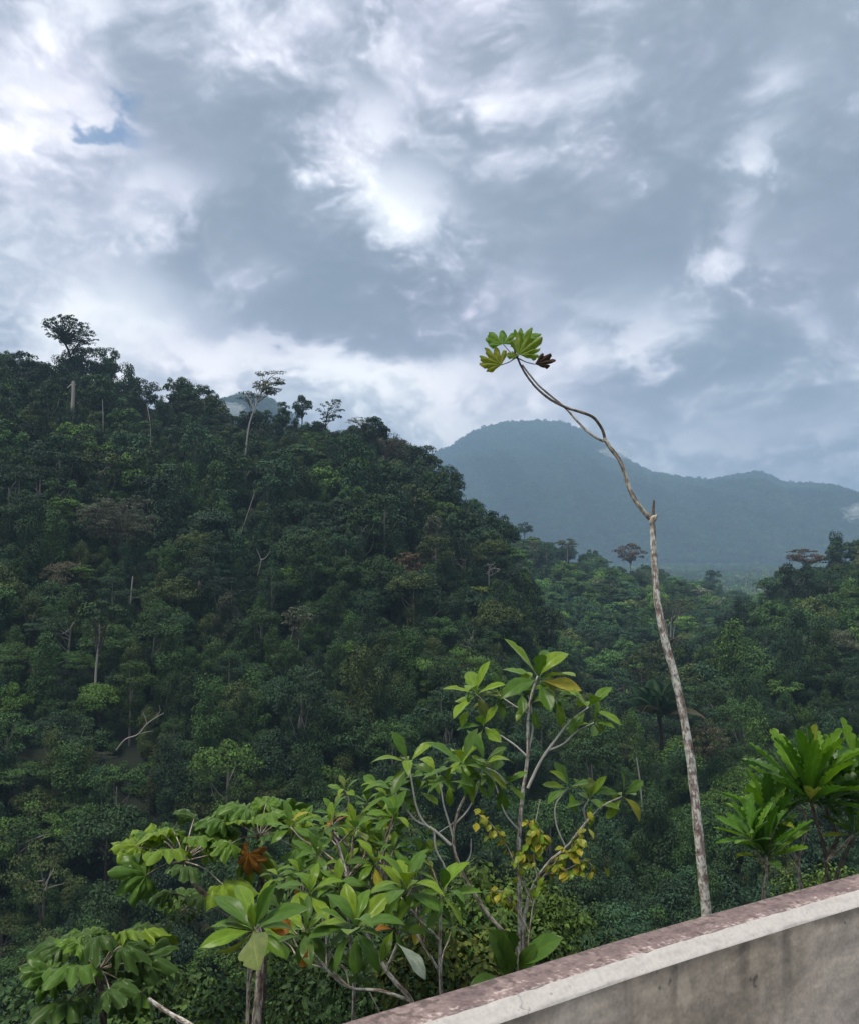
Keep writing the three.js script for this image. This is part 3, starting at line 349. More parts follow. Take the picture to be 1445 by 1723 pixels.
function rosette(parent, r, hub, axis, len, n, mats, geos, { hi = 68, lo = -22, start = r() * 6.28, odd = [], oddP = .06, wid = 1 } = {}) {
  const [a, u, v] = basis(axis);
  for (let i = 0; i < n; i++) {
    const q = n > 1 ? i / (n - 1) : 0, az = start + i * 2.4 + (r() - .5) * .5, pit = lerp(hi, lo, Math.pow(q, .85)) / 57.3 + (r() - .5) * .35, rad = u.clone().multiplyScalar(Math.cos(az)).add(v.clone().multiplyScalar(Math.sin(az)));
    const dir = a.clone().multiplyScalar(Math.sin(pit)).add(rad.clone().multiplyScalar(Math.cos(pit))), nrm = a.clone().multiplyScalar(Math.cos(pit)).sub(rad.clone().multiplyScalar(Math.sin(pit)));
    const l = len * (.62 + .42 * Math.sin(Math.PI * clamp(.25 + q * .6, 0, 1)) + (r() - .5) * .25), mat = odd.length && r() < oddP * (q > .6 ? 2.4 : .3) ? anyOf(r, odd) : anyOf(r, mats);
    leaf(parent, anyOf(r, geos), mat, hub.clone().add(dir.clone().multiplyScalar(len * .03)).add(a.clone().multiplyScalar(-len * .10 * q)), dir, nrm, l, (r() - .5) * .7, wid);
  }
}
const line = (list, d) => list.map(([x, y, k = 0]) => at(x, y, d + k));
const rel = (pts, o) => pts.map((p) => p.clone().sub(o.position));
function twig(parent, pts, r0, r1, mat, name = 'branch', sides = 7, seed = 1) { return part(name, tube(rel(pts, parent), (t) => lerp(r0, r1, t), sides, Math.max(8, pts.length * 6), seed, .12), mat, parent); }
function bow(a, b, r, k = .18) { const l = a.distanceTo(b), m = a.clone().lerp(b, .45).add(V((r() - .5) * k * l, -k * l * .5 * r(), (r() - .5) * k * l)); return [a, m, a.clone().lerp(b, .8).add(V((r() - .5) * k * .4 * l, -k * .15 * l, (r() - .5) * k * .4 * l)), b]; }
// bark with lichen: white, grey and brown patches and ring scars
const lichen = dataTex(128, 1024, (u, v) => { const a = u * 6.2832, x = Math.cos(a), z = Math.sin(a), y = v * 3, n = fbm(x * .9, y * 5, z * .9, 4), f = fbm(x * 2.6, y * 22, z * 2.6, 4), ring = Math.pow(Math.abs(Math.sin(y * 21 + n * 2)), 14) * .18, w = sstep(-.12, .12, n + f * .55); let c = [.56, .50, .46].map((q, k) => lerp(q, [.80, .79, .74][k], w)); const b = sstep(.20, .34, -n + f * .5); c = c.map((q, k) => lerp(q, [.33, .24, .21][k], b * .7)); const g = sstep(.2, .32, fbm(x * 1.4 + 9, y * 4, z * 1.4, 3)); c = c.map((q, k) => lerp(q, [.66, .72, .66][k], g * .6)); return c.map((q) => clamp(q * (1 - ring) + f * .1, 0, 1)); }, true); lichen.repeat.set(1, 1 / 1.5);
const lichenBark = new THREE.MeshStandardMaterial({ map: lichen, roughness: .9, bumpMap: lichen, bumpScale: .004 });
const lichenGrey = new THREE.MeshStandardMaterial({ map: lichen, color: C(.80, .76, .70), roughness: .9, bumpMap: lichen, bumpScale: .003 });
const paleStem = new THREE.MeshStandardMaterial({ color: C(.50, .475, .42), roughness: .9, bumpMap: lichen, bumpScale: .004 });
const lichenDark = new THREE.MeshStandardMaterial({ map: lichen, color: C(.30, .25, .23), roughness: .9, bumpMap: lichen, bumpScale: .003 });
const MX = (px, d) => px / FPX * d;                              // pixels at a distance as metres

// the tall leaning sapling above the parapet
{
  const d = 6.0, o = thing('cecropia_sapling', 'tall thin leaning sapling with lichen-white trunk and few lobed leaves on top', 'sapling', at(1191, 1640, d));
  const trunk = line([[1192, 1700], [1187, 1540], [1179, 1450], [1165, 1310], [1150, 1212], [1135, 1140], [1116, 1070], [1105, 1010], [1101, 960], [1098, 905], [1097, 872]], d);
  part('trunk', tube(rel(trunk, o), [MX(8.4, d), MX(7.8, d), MX(7, d), MX(6.4, d), MX(5.8, d), MX(5.2, d), MX(4.6, d)], 14, 110, 4, .2), lichenBark, o);
  part('stub', tube(rel(line([[1097, 880], [1098, 866], [1099, 842]], d), o), [MX(4.4, d), MX(2.8, d), MX(2, d)], 8, 12, 9, .35), lichenDark, o);
  part('knot', tube(rel(line([[1094, 880], [1100, 872, -.02], [1105, 866, -.02]], d), o), [MX(4.5, d), MX(5.2, d), MX(1.2, d)], 8, 10, 3, .4), lichenGrey, o);
  const arm = line([[1097, 876], [1085, 864], [1070, 845], [1058, 822], [1050, 795], [1040, 772], [1025, 752], [1016, 738]], d);
  part('stem', tube(rel(arm, o), [MX(4.6, d), MX(4, d), MX(3.6, d), MX(3.4, d), MX(3.6, d)], 10, 50, 6, .2), lichenGrey, o);
  part('stem', tube(rel(line([[1018, 742], [1012, 722], [998, 703, -.03], [978, 694, -.05], [955, 687, -.04], [928, 674, -.02], [905, 656], [888, 636], [876, 616], [869, 600]], d), o), (t) => MX(lerp(2.7, 1.7, t), d), 9, 60, 7, .2), lichenDark, o);
  part('stem', tube(rel(line([[1019, 744], [1003, 737], [985, 724, .03], [968, 706, .05], [950, 686, .05], [928, 668, .03], [905, 648, .02], [890, 630, .01], [878, 614]], d), o), (t) => MX(lerp(2.2, 1.5, t), d), 8, 50, 8, .14), lichenGrey, o);
  const hub = at(868, 601, d), pet = (x, y, k = 0) => twig(o, [hub, hub.clone().lerp(at(x, y, d + k), .5).add(V(0, -.008, 0)), at(x, y, d + k)], MX(1.1, d), MX(.8, d), lichenDark, 'petiole', 5);
  const fan = (x, y, dx, dy, tilt, R, mat, k, spread, seed, n = 7, turn = 0) => { pet(x, y, k); const g = palmateGeo(n - 1, spread, seed, .12, .88, .16, .95), dir = V(dx, dy, turn), nrm = V(0, Math.cos(tilt), Math.sin(tilt)); leaf(o, g, mat, at(x, y, d + k), dir, nrm, MX(R * 1.2, d)); };
  fan(846, 579, -.25, .75, .95, 37, G.canopy[1], .1, 1.75, 51, 7, -.55);
  fan(877, 571, .7, .55, .9, 36, G.canopy[1], .15, 1.45, 52, 7, -.5);
  fan(872, 597, .62, .75, 1.15, 43, G.canopy[0], -.05, 1.25, 53, 7, -.2);
  fan(843, 614, -.72, .55, 1.2, 37, G.canopy[2], -.12, 1.35, 54, 7, -.15);
  fan(870, 599, -.8, .1, 1.0, 16, G.canopy[0], -.04, 1.0, 55, 5);
  fan(899, 613, .95, .38, 1.35, 32, G.brown, .05, .75, 56, 5);
  part('bud', tube(rel(line([[868, 603], [866, 594], [864, 588]], d), o), [MX(2.4, d), MX(1.8, d), MX(.6, d)], 6, 6, 2), lichenDark, o);
}

// the slender pale tree in the middle with rosettes of leaves
{
  const d = 7.0, r = rng(31), o = thing('young_tree', 'slender grey-white young tree with leaf rosettes at its branch ends behind the parapet', 'tree', at(876, 1700, d));
  const w = (list, a, b, name = 'branch', m = paleStem, k = 0) => part(name, tube(rel(line(list, d + k), o), (t) => MX(lerp(a, b, t), d), 9, list.length * 7, list[0][0], .14), m, o);
  w([[876, 1700], [875, 1590], [873, 1500], [873, 1400], [879, 1335], [887, 1270], [888, 1200], [896, 1160], [904, 1138]], 4.4, 1.7, 'trunk', lichenBark);
  w([[882, 1700], [880, 1590], [883, 1535], [897, 1488], [923, 1450], [951, 1426], [985, 1384], [1013, 1356], [1046, 1340]], 3, 1.0, 'trunk', lichenBark, -.1);
  w([[887, 1326], [909, 1280], [935, 1243], [958, 1214], [989, 1190]], 2.6, 1.2, 'branch', paleStem);
  w([[923, 1262], [946, 1252], [968, 1232], [998, 1216, -.1]], 1.6, 1);
  w([[886, 1273], [868, 1256], [850, 1243], [833, 1232], [816, 1224]], 1.7, 1);
  w([[888, 1265], [895, 1230], [893, 1190], [888, 1170]], 1.8, 1.1, 'branch', paleStem, .1);
  w([[888, 1200], [866, 1188], [848, 1176], [838, 1168]], 1.4, .9); w([[866, 1188], [830, 1192], [800, 1168]], 1.2, .9, 'branch', lichenGrey, .15);
  w([[948, 1208], [938, 1190], [934, 1178]], 1.2, .9); w([[875, 1400], [850, 1370], [836, 1330], [828, 1300]], 1.5, 1);
  w([[985, 1384], [982, 1360], [990, 1345]], 1.6, 1); w([[951, 1426], [936, 1390], [934, 1355], [955, 1325]], 1.4, .9); w([[873, 1440], [895, 1400], [908, 1345]], 1.3, .7);
  const R = (x, y, len, n, k = 0, ax = [0, 1, .12], opt = {}) => rosette(o, r, at(x, y, d + k), V(ax[0], ax[1], ax[2] + .35), MX(len, d), n, opt.mats ?? [...G.green, G.lime[0]], SLIM.concat(BLADES[0], BLADES[2]), { odd: [G.under, ...G.yellow], oddP: .09, lo: -25, ...opt });
  R(906, 1140, 82, 10, 0, [.05, 1, .1]); R(878, 1160, 52, 7, .1); R(800, 1166, 62, 9, .15, [-.3, 1, .1]); R(838, 1168, 44, 6, .1, [0, 1, .2], { mats: G.deep }); R(812, 1222, 48, 7, 0, [-.3, 1, .2]); R(934, 1177, 46, 7);
  R(990, 1190, 64, 7, 0, [.4, 1, .1]); R(1000, 1217, 46, 5, -.1, [.6, .6, .2]); R(893, 1186, 48, 6, .1, [-.2, .8, .3]); R(788, 1192, 44, 5, .15, [-.5, .8, .1]);
  R(956, 1324, 52, 7, 0, [-.1, 1, .2]); R(992, 1345, 50, 8); R(1048, 1338, 50, 7, 0, [.3, 1, .1]); R(828, 1300, 45, 6);
  leaf(o, OVATE[0], G.green[2], at(846, 1332, d), V(0, -1, .2), V(.2, .2, 1), MX(38, d)); leaf(o, SLIM[1], G.orange, at(822, 1226, d), V(.8, -.3, .2), V(0, 1, .4), MX(22, d));
}
// the forked shrub leaning left from the same spot
{
  const d = 6.7, r = rng(32), o = thing('forked_shrub', 'shrub with bare pale forking stems leaning left of the slender young tree', 'shrub', at(872, 1690, d));
  const w = (list, a, b, name = 'branch', m = paleStem) => part(name, tube(rel(line(list, d), o), (t) => MX(lerp(a, b, t), d), 8, list.length * 7, list[0][0], .15), m, o);
  w([[872, 1690], [870, 1598], [848, 1570], [822, 1541], [798, 1505], [777, 1468], [764, 1430], [762, 1402], [770, 1365], [784, 1330], [776, 1290]], 4, 1.6, 'trunk', lichenGrey);
  w([[758, 1422], [736, 1402], [714, 1384], [702, 1360], [694, 1320], [688, 1280]], 2.6, 1.2); w([[762, 1410], [756, 1388], [746, 1355], [742, 1330], [733, 1300]], 1.8, 1); w([[720, 1390], [700, 1380], [678, 1352], [662, 1328]], 1.7, 1);
  w([[775, 1462], [790, 1440], [792, 1412]], 1.4, .8); w([[766, 1385], [784, 1366], [798, 1340], [812, 1290]], 1.5, 1); w([[730, 1398], [733, 1430], [748, 1460], [750, 1500]], 1.9, 1.2); w([[736, 1402], [772, 1378]], 1, .6); w([[812, 1290], [835, 1300], [850, 1318]], 1.1, .8);
  const R = (x, y, len, n, k = 0, ax = [0, 1, .15]) => rosette(o, r, at(x, y, d + k), V(ax[0], ax[1], ax[2] + .3), MX(len, d), n, G.green.concat(G.deep[1]), SLIM.concat(BLADES), { odd: [G.under, G.yellow[2]], oddP: .06, lo: -30 });
  R(688, 1284, 60, 9, 0, [-.1, 1, .1]); R(734, 1300, 52, 8, .2); R(776, 1284, 66, 10, -.1, [-.1, 1, 0]); R(814, 1286, 64, 9, 0, [.2, 1, .1]); R(852, 1318, 42, 6, .1, [.4, 1, .2]); R(660, 1330, 58, 8, .1, [-.3, 1, .1]); R(640, 1325, 45, 6, .3, [-.5, 1, .1]); R(796, 1310, 46, 7, .1); R(706, 1330, 46, 7, .2); R(755, 1312, 44, 6, -.2);
}
// the big-leaved shrub mass
{
  const d = 6.2, r = rng(33), o = thing('large_leaved_shrub', 'dense shrub of large bright green leaf rosettes at the left end of the parapet', 'shrub', at(700, 1800, d));
  const skel = []; const w = (list, a, b) => { const L = line(list, d); L.forEach((p) => skel.push(p)); part('stem', tube(rel(L, o), (t) => MX(lerp(a, b, t), d), 8, list.length * 7, list[0][1], .16), lichenBark, o); };
  w([[705, 1800], [692, 1684], [668, 1655], [650, 1632], [625, 1585], [604, 1530], [590, 1480]], 4.4, 2.4); w([[745, 1790], [741, 1667], [739, 1600], [742, 1512]], 3.8, 2.2); w([[692, 1684], [640, 1667], [588, 1661], [550, 1630], [520, 1580]], 3, 1.8); w([[604, 1530], [586, 1475], [570, 1420]], 2.4, 1.6); w([[650, 1632], [668, 1590], [680, 1520]], 2.6, 1.7); w([[741, 1640], [712, 1590], [690, 1560], [668, 1570]], 2.2, 1.4); w([[737, 1580], [700, 1540], [650, 1480]], 2, 1.3);
  let o2 = o; const R = (x, y, len, n, k = 0, ax = [0, 1, .2], opt = {}) => { const h = at(x, y, d + k); let best = skel[0], bd = 1e9; for (const s of skel) { const e = s.distanceTo(h) + (s.y > h.y - .05 ? 1 : 0); if (e < bd) { bd = e; best = s; } } twig(o2, bow(best, h, r), MX(1.5, d), MX(1.0, d), r() < .5 ? lichenGrey : lichenDark); rosette(o2, r, h, V(...ax), MX(len * .76, d), Math.round(n * 1.5), opt.mats ?? G.green.concat(G.deep[1]), BLADES, { odd: [G.under, G.yellow[0], G.orange], oddP: .05, hi: 80, lo: -16, ...opt }); };
  R(684, 1494, 92, 9, -.3, [.02, 1, .15], { mats: G.green.concat(G.lime[1]) }); R(744, 1502, 84, 8, -.2, [.12, 1, .1], { mats: G.green.concat(G.lime[1]) }); R(522, 1503, 80, 8, -.1, [.1, 1, .2]); R(598, 1562, 98, 10, -.6, [0, 1, .35]); R(514, 1568, 84, 8, -.5, [0, 1, .25]); R(664, 1560, 74, 7, -.2, [.1, .9, .4]); R(570, 1494, 72, 8, 0, [0, 1, .3]); R(505, 1472, 62, 8, .2); R(470, 1473, 58, 7, .4, [-.2, 1, .1]); R(640, 1520, 72, 7, .1, [.1, 1, .3], { mats: G.deep.concat(G.green[2]) }); R(708, 1545, 70, 6, .2, [.2, .8, .4], { mats: G.deep.concat(G.green[2]) }); R(556, 1600, 64, 7, .3, [0, 1, .4], { mats: G.deep }); R(470, 1530, 58, 6, .5, [0, 1, .3], { mats: G.deep }); R(610, 1640, 56, 6, .6, [0, 1, .3], { mats: G.deep }); R(760, 1560, 52, 6, .5, [0, 1, .3], { mats: G.deep });
  leaf(o, BLADES[4], G.silver, at(668, 1586, d - .5), V(.9, -.55, .4), V(.3, .8, .5), MX(78, d - .5)).userData.label = 'pale silvery curled leaf'; leaf(o, BLADES[1], G.yellow[0], at(612, 1500, d - .3), V(.1, -1, .2), V(.8, .2, .5), MX(48, d), .4, .6); leaf(o, BLADES[3], G.orange, at(520, 1590, d - .7), V(-.2, -1, .3), V(.5, 0, 1), MX(50, d), .3, .7); leaf(o, BLADES[1], G.brown, at(614, 1482, d - .2), V(.05, -1, .2), V(1, .1, .3), MX(44, d), 0, .7);
  o2 = thing('large_leaved_shrub', 'higher shrub of smaller bright leaf rosettes behind and above the dense large-leaved one', 'shrub', at(600, 1800, d + .9)); part('stem', tube(rel(line([[590, 1800, .8], [596, 1650, .7], [585, 1520, .6], [590, 1420, .6]], d), o2), (t) => MX(lerp(4, 1.6, t), d), 8, 24, 9, .16), lichenBark, o2);
  R(655, 1342, 52, 7, .9); R(582, 1330, 48, 6, 1.1, [-.2, 1, .2]); R(618, 1350, 50, 7, 1); R(512, 1394, 62, 8, .7, [-.1, 1, .2]); R(548, 1392, 54, 7, .9); R(594, 1418, 60, 8, .6); R(620, 1405, 62, 7, .5); R(650, 1395, 58, 7, .7); R(535, 1440, 64, 8, .3, [-.1, 1, .3]); R(578, 1460, 62, 8, .2); R(631, 1452, 70, 8, .1, [.1, 1, .2]);
  { const q = rng(99); for (let k = 0; k < 34; k++) { const x = 470 + 250 * q(), y = 1345 + 190 * q() + Math.max(0, 600 - x) * .35; R(x, y, 50 + 18 * q(), 6, .2 + .9 * q(), [q() * .6 - .3, 1, .2], { mats: G.green.concat(G.deep[1]) }); } }
  
}
// the rosette in front with a straight trunk
{
  const d = 4.8, r = rng(34), o = thing('rosette_tree', 'small tree with one big rosette of long leaves at left foreground', 'tree', at(430, 1800, d));
  part('trunk', tube(rel(line([[424, 1830], [432, 1720], [437, 1650], [438, 1580], [433, 1558]], d), o), (t) => MX(lerp(8, 5, t), d), 12, 34, 5, .08), lichenGrey, o);
  part('branch', tube(rel(line([[412, 1830, .2], [417, 1720, .2], [419, 1640, .2], [421, 1600, .15], [428, 1570]], d), o), (t) => MX(lerp(3.4, 2.4, t), d), 9, 30, 6, .1), lichenGrey, o); part('branch', tube(rel(line([[418, 1680, .2], [424, 1640, .15], [434, 1612]], d), o), (t) => MX(lerp(3, 2, t), d), 8, 14, 7, .1), lichenGrey, o);
  const h = at(428, 1566, d), put = (x, y, nx, ny, nz, g, m, k = 0, wid = 1, roll = 0) => { const e = at(x, y, d + k), dir = e.clone().sub(h), l = dir.length(); leaf(o, g, m, h, dir.add(V(0, l * .12, 0)), V(nx, ny, nz), l * 1.12, roll, wid * .76); };
  put(362, 1500, .5, .6, .6, BLADES[0], G.green[2], .15, 1.1); put(450, 1482, -.7, .2, .7, BLADES[2], G.lime[1], .05, .8); put(456, 1500, -.3, .4, .9, BLADES[2], G.green[2], -.15, .9); put(486, 1520, -.1, .8, .6, BLADES[4], G.green[2], -.25, .9); put(343, 1553, .2, .9, .25, BLADES[0], G.green[0], .2, .8); put(347, 1585, .1, .8, .7, BLADES[4], G.lime[1], -.2, 1); put(424, 1632, 0, .35, 1, BLADES[2], G.under, -.45, 1.25); put(374, 1640, .7, .3, .5, BLADES[3], G.yellow[2], -.1, .55); put(478, 1560, 0, 1, .3, BLADES[0], G.yellow[0], .35, .9); put(402, 1478, .4, .3, .9, BLADES[0], G.green[1], .3, .9); put(470, 1600, 0, .8, .6, BLADES[4], G.green[0], -.2, .9); put(376, 1530, .3, .8, .5, BLADES[1], G.green[1], .1, .9); put(500, 1545, 0, .9, .5, BLADES[1], G.green[2], .1, .9); put(432, 1490, .1, .3, 1, BLADES[5], G.lime[1], .2, .9);
  leaf(o, OVATE[0], G.orange, at(452, 1562, d + .25), V(1, .05, -.1), V(0, .5, 1), MX(46, d)); for (let k = 0; k < 4; k++) leaf(o, SLIM[0], anyOf(r, G.green), h, V(r() - .5, 1.6, r() - .5), V(r() - .5, .2, 1), MX(46, d));
}
// cecropia crowns at left
function cecropia(parent, r, hub, petL, leafR, n, mats, petMat, { lo = -25, hi = 60, droopLeaf = 0, start = r() * 6 } = {}) {
  for (let i = 0; i < n; i++) {
    const q = i / (n - 1), az = start + i * 2.4 + (r() - .5) * .4, pit = lerp(hi, lo, q) / 57.3, L = petL * (.75 + .4 * q) * (.85 + .3 * r()), rad = V(Math.cos(az), 0, Math.sin(az)), dir = rad.clone().multiplyScalar(Math.cos(pit)).add(V(0, Math.sin(pit), 0)), e = hub.clone().add(dir.clone().multiplyScalar(L));
    twig(parent, [hub, hub.clone().lerp(e, .55).add(V(0, L * .07, 0)), e], leafR * .022, leafR * .016, petMat, 'petiole', 5);
    const out = rad.clone().multiplyScalar(.9).add(V(0, .25 - droopLeaf, 0)), nrm = V(0, 1, 0).add(rad.clone().multiplyScalar(.35 + .5 * q)).add(unit(r).multiplyScalar(.45));
    leaf(parent, anyOf(r, PALM), anyOf(r, mats), e, out, nrm, leafR * (.65 + .5 * r()), (r() - .5) * .9);
  }
}
{
  const d = 9, r = rng(35), o = thing('cecropia_tree', 'cecropia with umbrella clusters of lobed leaves left of the dense shrub', 'tree', at(400, 1830, d)), mats = [...G.green, ...G.deep.slice(0, 1)];
  twig(o, line([[420, 1850], [440, 1700], [444, 1560], [437, 1420], [436, 1404]], d), MX(6, d), MX(4, d), lichenDark, 'trunk', 9); twig(o, line([[444, 1600], [400, 1540], [340, 1500], [312, 1465], [310, 1450]], d), MX(4.5, d), MX(3.4, d), lichenDark, 'trunk', 8);
  cecropia(o, r, at(310, 1449, d), MX(84, d), MX(60, d), 17, mats, lichenGrey, { hi: 55, lo: -8 }); cecropia(o, r, at(437, 1408, d), MX(68, d), MX(53, d), 16, mats, lichenGrey, { hi: 62, lo: -5 });
  cecropia(o, r, at(330, 1520, d + .6), MX(60, d), MX(58, d), 7, G.deep, lichenDark, { hi: 30, lo: -30 });
  leaf(o, PALM[3], G.orange, at(420, 1436, d - .3), V(-.3, -1, .2), V(-.2, .3, 1), MX(50, d)).userData.label = 'withered orange leaf hanging below the cluster';
}
{
  const d = 8, r = rng(36), o = thing('cecropia_tree', 'cecropia with lobed leaves in the bottom left corner', 'tree', at(175, 1900, d)), mats = [...G.green, ...G.deep.slice(0, 2)];
  twig(o, line([[190, 1950], [180, 1800], [172, 1680], [168, 1634]], d), MX(7, d), MX(4.5, d), lichenDark, 'trunk', 9);
  cecropia(o, r, at(168, 1632, d), MX(78, d), MX(62, d), 19, mats, lichenGrey, { hi: 66, lo: -22, start: 1.2 }); cecropia(o, r, at(168, 1640, d + .15), MX(60, d), MX(54, d), 6, G.deep, lichenDark, { hi: -10, lo: -50 });
}
// glossy lobed plants at right
function glossy(name, label, d, seed, hubs, stems) {
  const r = rng(seed), o = thing(name, label, 'plant', at(stems[0][0][0], 1800, d));
  for (const s of stems) twig(o, line(s, d), MX(3.4, d), MX(2.2, d), s[0][2] ? lichenDark : lichenGrey, 'stem', 8, s[0][0]);
  for (const [x, y, len, n, k = 0, lx = 0, hi = 80, lo = -12] of hubs) rosette(o, r, at(x, y, d + k), V(lx, 1, .1), MX(len, d), Math.round(n * 1.7), G.glossy, LOBED, { wid: .74, hi: Math.min(88, hi + 6), lo: lo + 36, odd: [G.yellow[2]], oddP: .03 });
}
glossy('lobed_leaf_plant', 'low glossy plant with upright lobed leaves right of the leaning trunk', 8, 41, [[1288, 1438, 88, 15, 0, -.15, 85, -15], [1296, 1392, 92, 12, .3, -.1, 85, -10], [1262, 1410, 62, 7, -.2, -.5, 60, -20]], [[[1280, 1800], [1283, 1515], [1290, 1462], [1288, 1440]], [[1290, 1460, .01], [1296, 1420], [1296, 1392]], [[1290, 1455], [1275, 1440], [1262, 1412]]]);
glossy('lobed_leaf_plant', 'taller glossy plant with big upright lobed leaves at the right picture edge', 8.4, 42, [[1362, 1342, 118, 20, 0, 0, 88, -18], [1334, 1352, 84, 9, .3, -.4, 60, -20], [1388, 1356, 84, 9, .2, .3, 60, -20], [1452, 1338, 112, 18, .2, 0, 88, -18], [1436, 1402, 56, 7, -.2, -.2, 60, -20]], [[[1395, 1800, .01], [1391, 1500], [1386, 1430], [1372, 1380], [1362, 1345]], [[1348, 1800], [1347, 1500], [1342, 1450], [1354, 1410], [1352, 1370], [1336, 1354]], [[1344, 1455], [1330, 1430], [1318, 1412]], [[1388, 1440, .01], [1408, 1410], [1392, 1372], [1388, 1358]], [[1402, 1800, .01], [1403, 1490], [1420, 1440], [1440, 1400], [1452, 1342]], [[1388, 1450], [1420, 1420], [1436, 1404]]]);
// small yellow-leaved shrub among the stems
{
  const d = 6.4, r = rng(37), o = thing('yellow_leaved_shrub', 'thin shrub with small yellow leaves around the slender white trunks', 'shrub', at(885, 1700, d));
  const runs = [[[884, 1700], [890, 1570], [905, 1490], [930, 1455], [962, 1430], [988, 1376]], [[894, 1520], [872, 1470], [850, 1420], [824, 1385], [796, 1364]], [[915, 1472], [955, 1462], [984, 1448], [1000, 1462]], [[890, 1570], [862, 1520], [842, 1500], [822, 1502]], [[905, 1490], [898, 1440], [902, 1400], [890, 1380]], [[872, 1470], [884, 1425], [915, 1405]]];
  for (const s of runs) {
    const L = line(s, d); twig(o, L, MX(1.6, d), MX(.6, d), lichenGrey, 'twig', 6, s[0][0]); const cv = new THREE.CatmullRomCurve3(L);
    const n = s[0][0] === 884 ? 74 : s[0][1] === 1570 ? 30 : 38;
    for (let k = 0; k < n; k++) { const q = (s[0][0] === 884 ? .38 : .25) + (s[0][0] === 884 ? .62 : .75) * r(), p = cv.getPoint(q).add(unit(r).multiplyScalar(MX(15, d) * r())); leaf(o, anyOf(r, OVATE), r() < .78 ? anyOf(r, G.yellow) : anyOf(r, G.lime), p, V(r() * 2 - 1, -.9 + r() * .9, r() * 2 - 1), V(r() - .5, 1, r() * .8), MX(12 + 11 * r(), d)); }
  }
}
// broad herb leaves at the foot of the trunks
{
  const d = 5.6, o = thing('broad_leaved_herb', 'low herb with long broad leaves against the parapet below the white trunks', 'plant', at(868, 1700, d)), h = at(868, 1640, d);
  const put = (x0, y0, x, y, g, m, nx, ny, nz, wid) => { const a = at(x0, y0, d), b = at(x, y, d - .15); leaf(o, g, m, a, b.clone().sub(a), V(nx, ny, nz), a.distanceTo(b) * 1.06, 0, wid); };
  put(866, 1630, 932, 1568, BLADES[0], G.green[2], -.3, .8, .6, 1.1); put(862, 1640, 834, 1566, SLIM[0], G.deep[1], .6, .3, .7, 1.3); put(856, 1660, 846, 1580, BLADES[2], G.deep[1], -.2, .2, 1, 1); put(868, 1636, 905, 1626, SLIM[1], G.green[0], 0, 1, .4, 1); put(864, 1600, 862, 1574, SLIM[0], G.deep[2], 0, .3, 1, 1); put(850, 1650, 800, 1640, BLADES[4], G.deep[0], .1, .8, .5, 1); put(870, 1640, 890, 1600, BLADES[4], G.deep[1], 0, .6, .8, 1);
  twig(o, [at(866, 1760, d), h], MX(3, d), MX(2, d), lichenGrey, 'stem');
}
// fine-leaved bushes under and between the larger plants
{
  const make = (seed, n, sz, tall) => { const r = rng(seed), L = new Leaves(), sticks = []; for (let k = 0; k < n; k++) { const u = unit(r), q = .45 + .6 * r(), c = V(u.x * .9 * q, .75 + u.y * tall * q, u.z * .9 * q); clump(L, r, c, .22 + .14 * r(), .16 + .1 * r(), .22 + .14 * r(), 60, sz, .75 + .5 * r(), .35, -.7); if (k % 2 === 0) sticks.push(tube([V(u.x * .1, -.9, u.z * .1), V(u.x * .3, .1, u.z * .3), c], [.016, .010, .005], 5, 6, k)); } return [L.build(), mergeGeometries(sticks)]; };
  const kinds = [make(61, 34, .075, .7), make(62, 30, .11, .8), make(63, 40, .06, .9)], mats = [leafMat(C(.045, .085, .018)), leafMat(C(.06, .105, .018)), leafMat(C(.03, .062, .02)), leafMat(C(.085, .11, .02))];
  const list = [[800, 1600, 8.6, 0, 0, .8, 'bushy undergrowth plant between the forked stems and the white trunks'], [760, 1640, 7.6, 1, 3, .62, 'yellowish bush behind the parapet right of the dense shrub'], [835, 1545, 9.5, 1, 1, .7, 'leafy bush left of the white trunks halfway up'], [700, 1690, 7.4, 2, 2, .7, 'dark bush low behind the left end of the parapet'], [600, 1730, 8.5, 0, 2, .9, 'dark bush at the bottom under the dense shrub'], [510, 1700, 9.5, 2, 1, .9, 'feathery green bush at the bottom right of the straight trunk'], [960, 1600, 10.5, 2, 2, .8, 'dark bush right of the white trunks by the parapet'], [930, 1560, 9, 1, 1, .45, 'small yellow-green bush right of the white trunks'], [650, 1640, 8.4, 1, 2, .7, 'shaded bush in the heart of the dense shrub'], [1400, 1520, 10, 0, 1, .55, 'low bush at the foot of the right glossy plant'], [1330, 1540, 10.5, 2, 1, .5, 'low bush between the two glossy plants by the parapet'], [470, 1640, 10.5, 0, 2, .9, 'dark bush behind the straight trunk at left'], [90, 1760, 10, 0, 2, 1, 'dark bush in the bottom left corner'], [300, 1740, 10.5, 1, 0, .9, 'green bush at the bottom between the cecropia and the straight trunk']];
  const first = {};
  for (const [x, y, d, k, m, s, label] of list) { const key = k + '_' + m; let o; if (!first[key]) { o = first[key] = thing('bush', label, 'bush'); part('foliage', kinds[k][0], mats[m], o); part('stems', kinds[k][1], darkBark, o); } else { o = first[key].clone(); o.name = numbered('bush'); o.userData = { label, category: 'bush' }; scene.add(o); } const p = at(x, y, d); o.position.set(p.x, p.y - .75 * s, p.z); o.rotation.y = x; o.scale.setScalar(s); }
}
// pale dead branch at the bottom left
{ const d = 7, o = thing('fallen_branch', 'pale bare branch slanting at the bottom edge left of the straight trunk', 'branch', at(300, 1710, d)); twig(o, line([[250, 1680], [266, 1692], [290, 1708], [322, 1726], [380, 1770]], d), MX(3, d), MX(5, d), lichenBark, 'stick', 8); twig(o, line([[290, 1708], [300, 1722], [304, 1740]], d), MX(1.6, d), MX(1, d), lichenBark, 'twig', 6); }

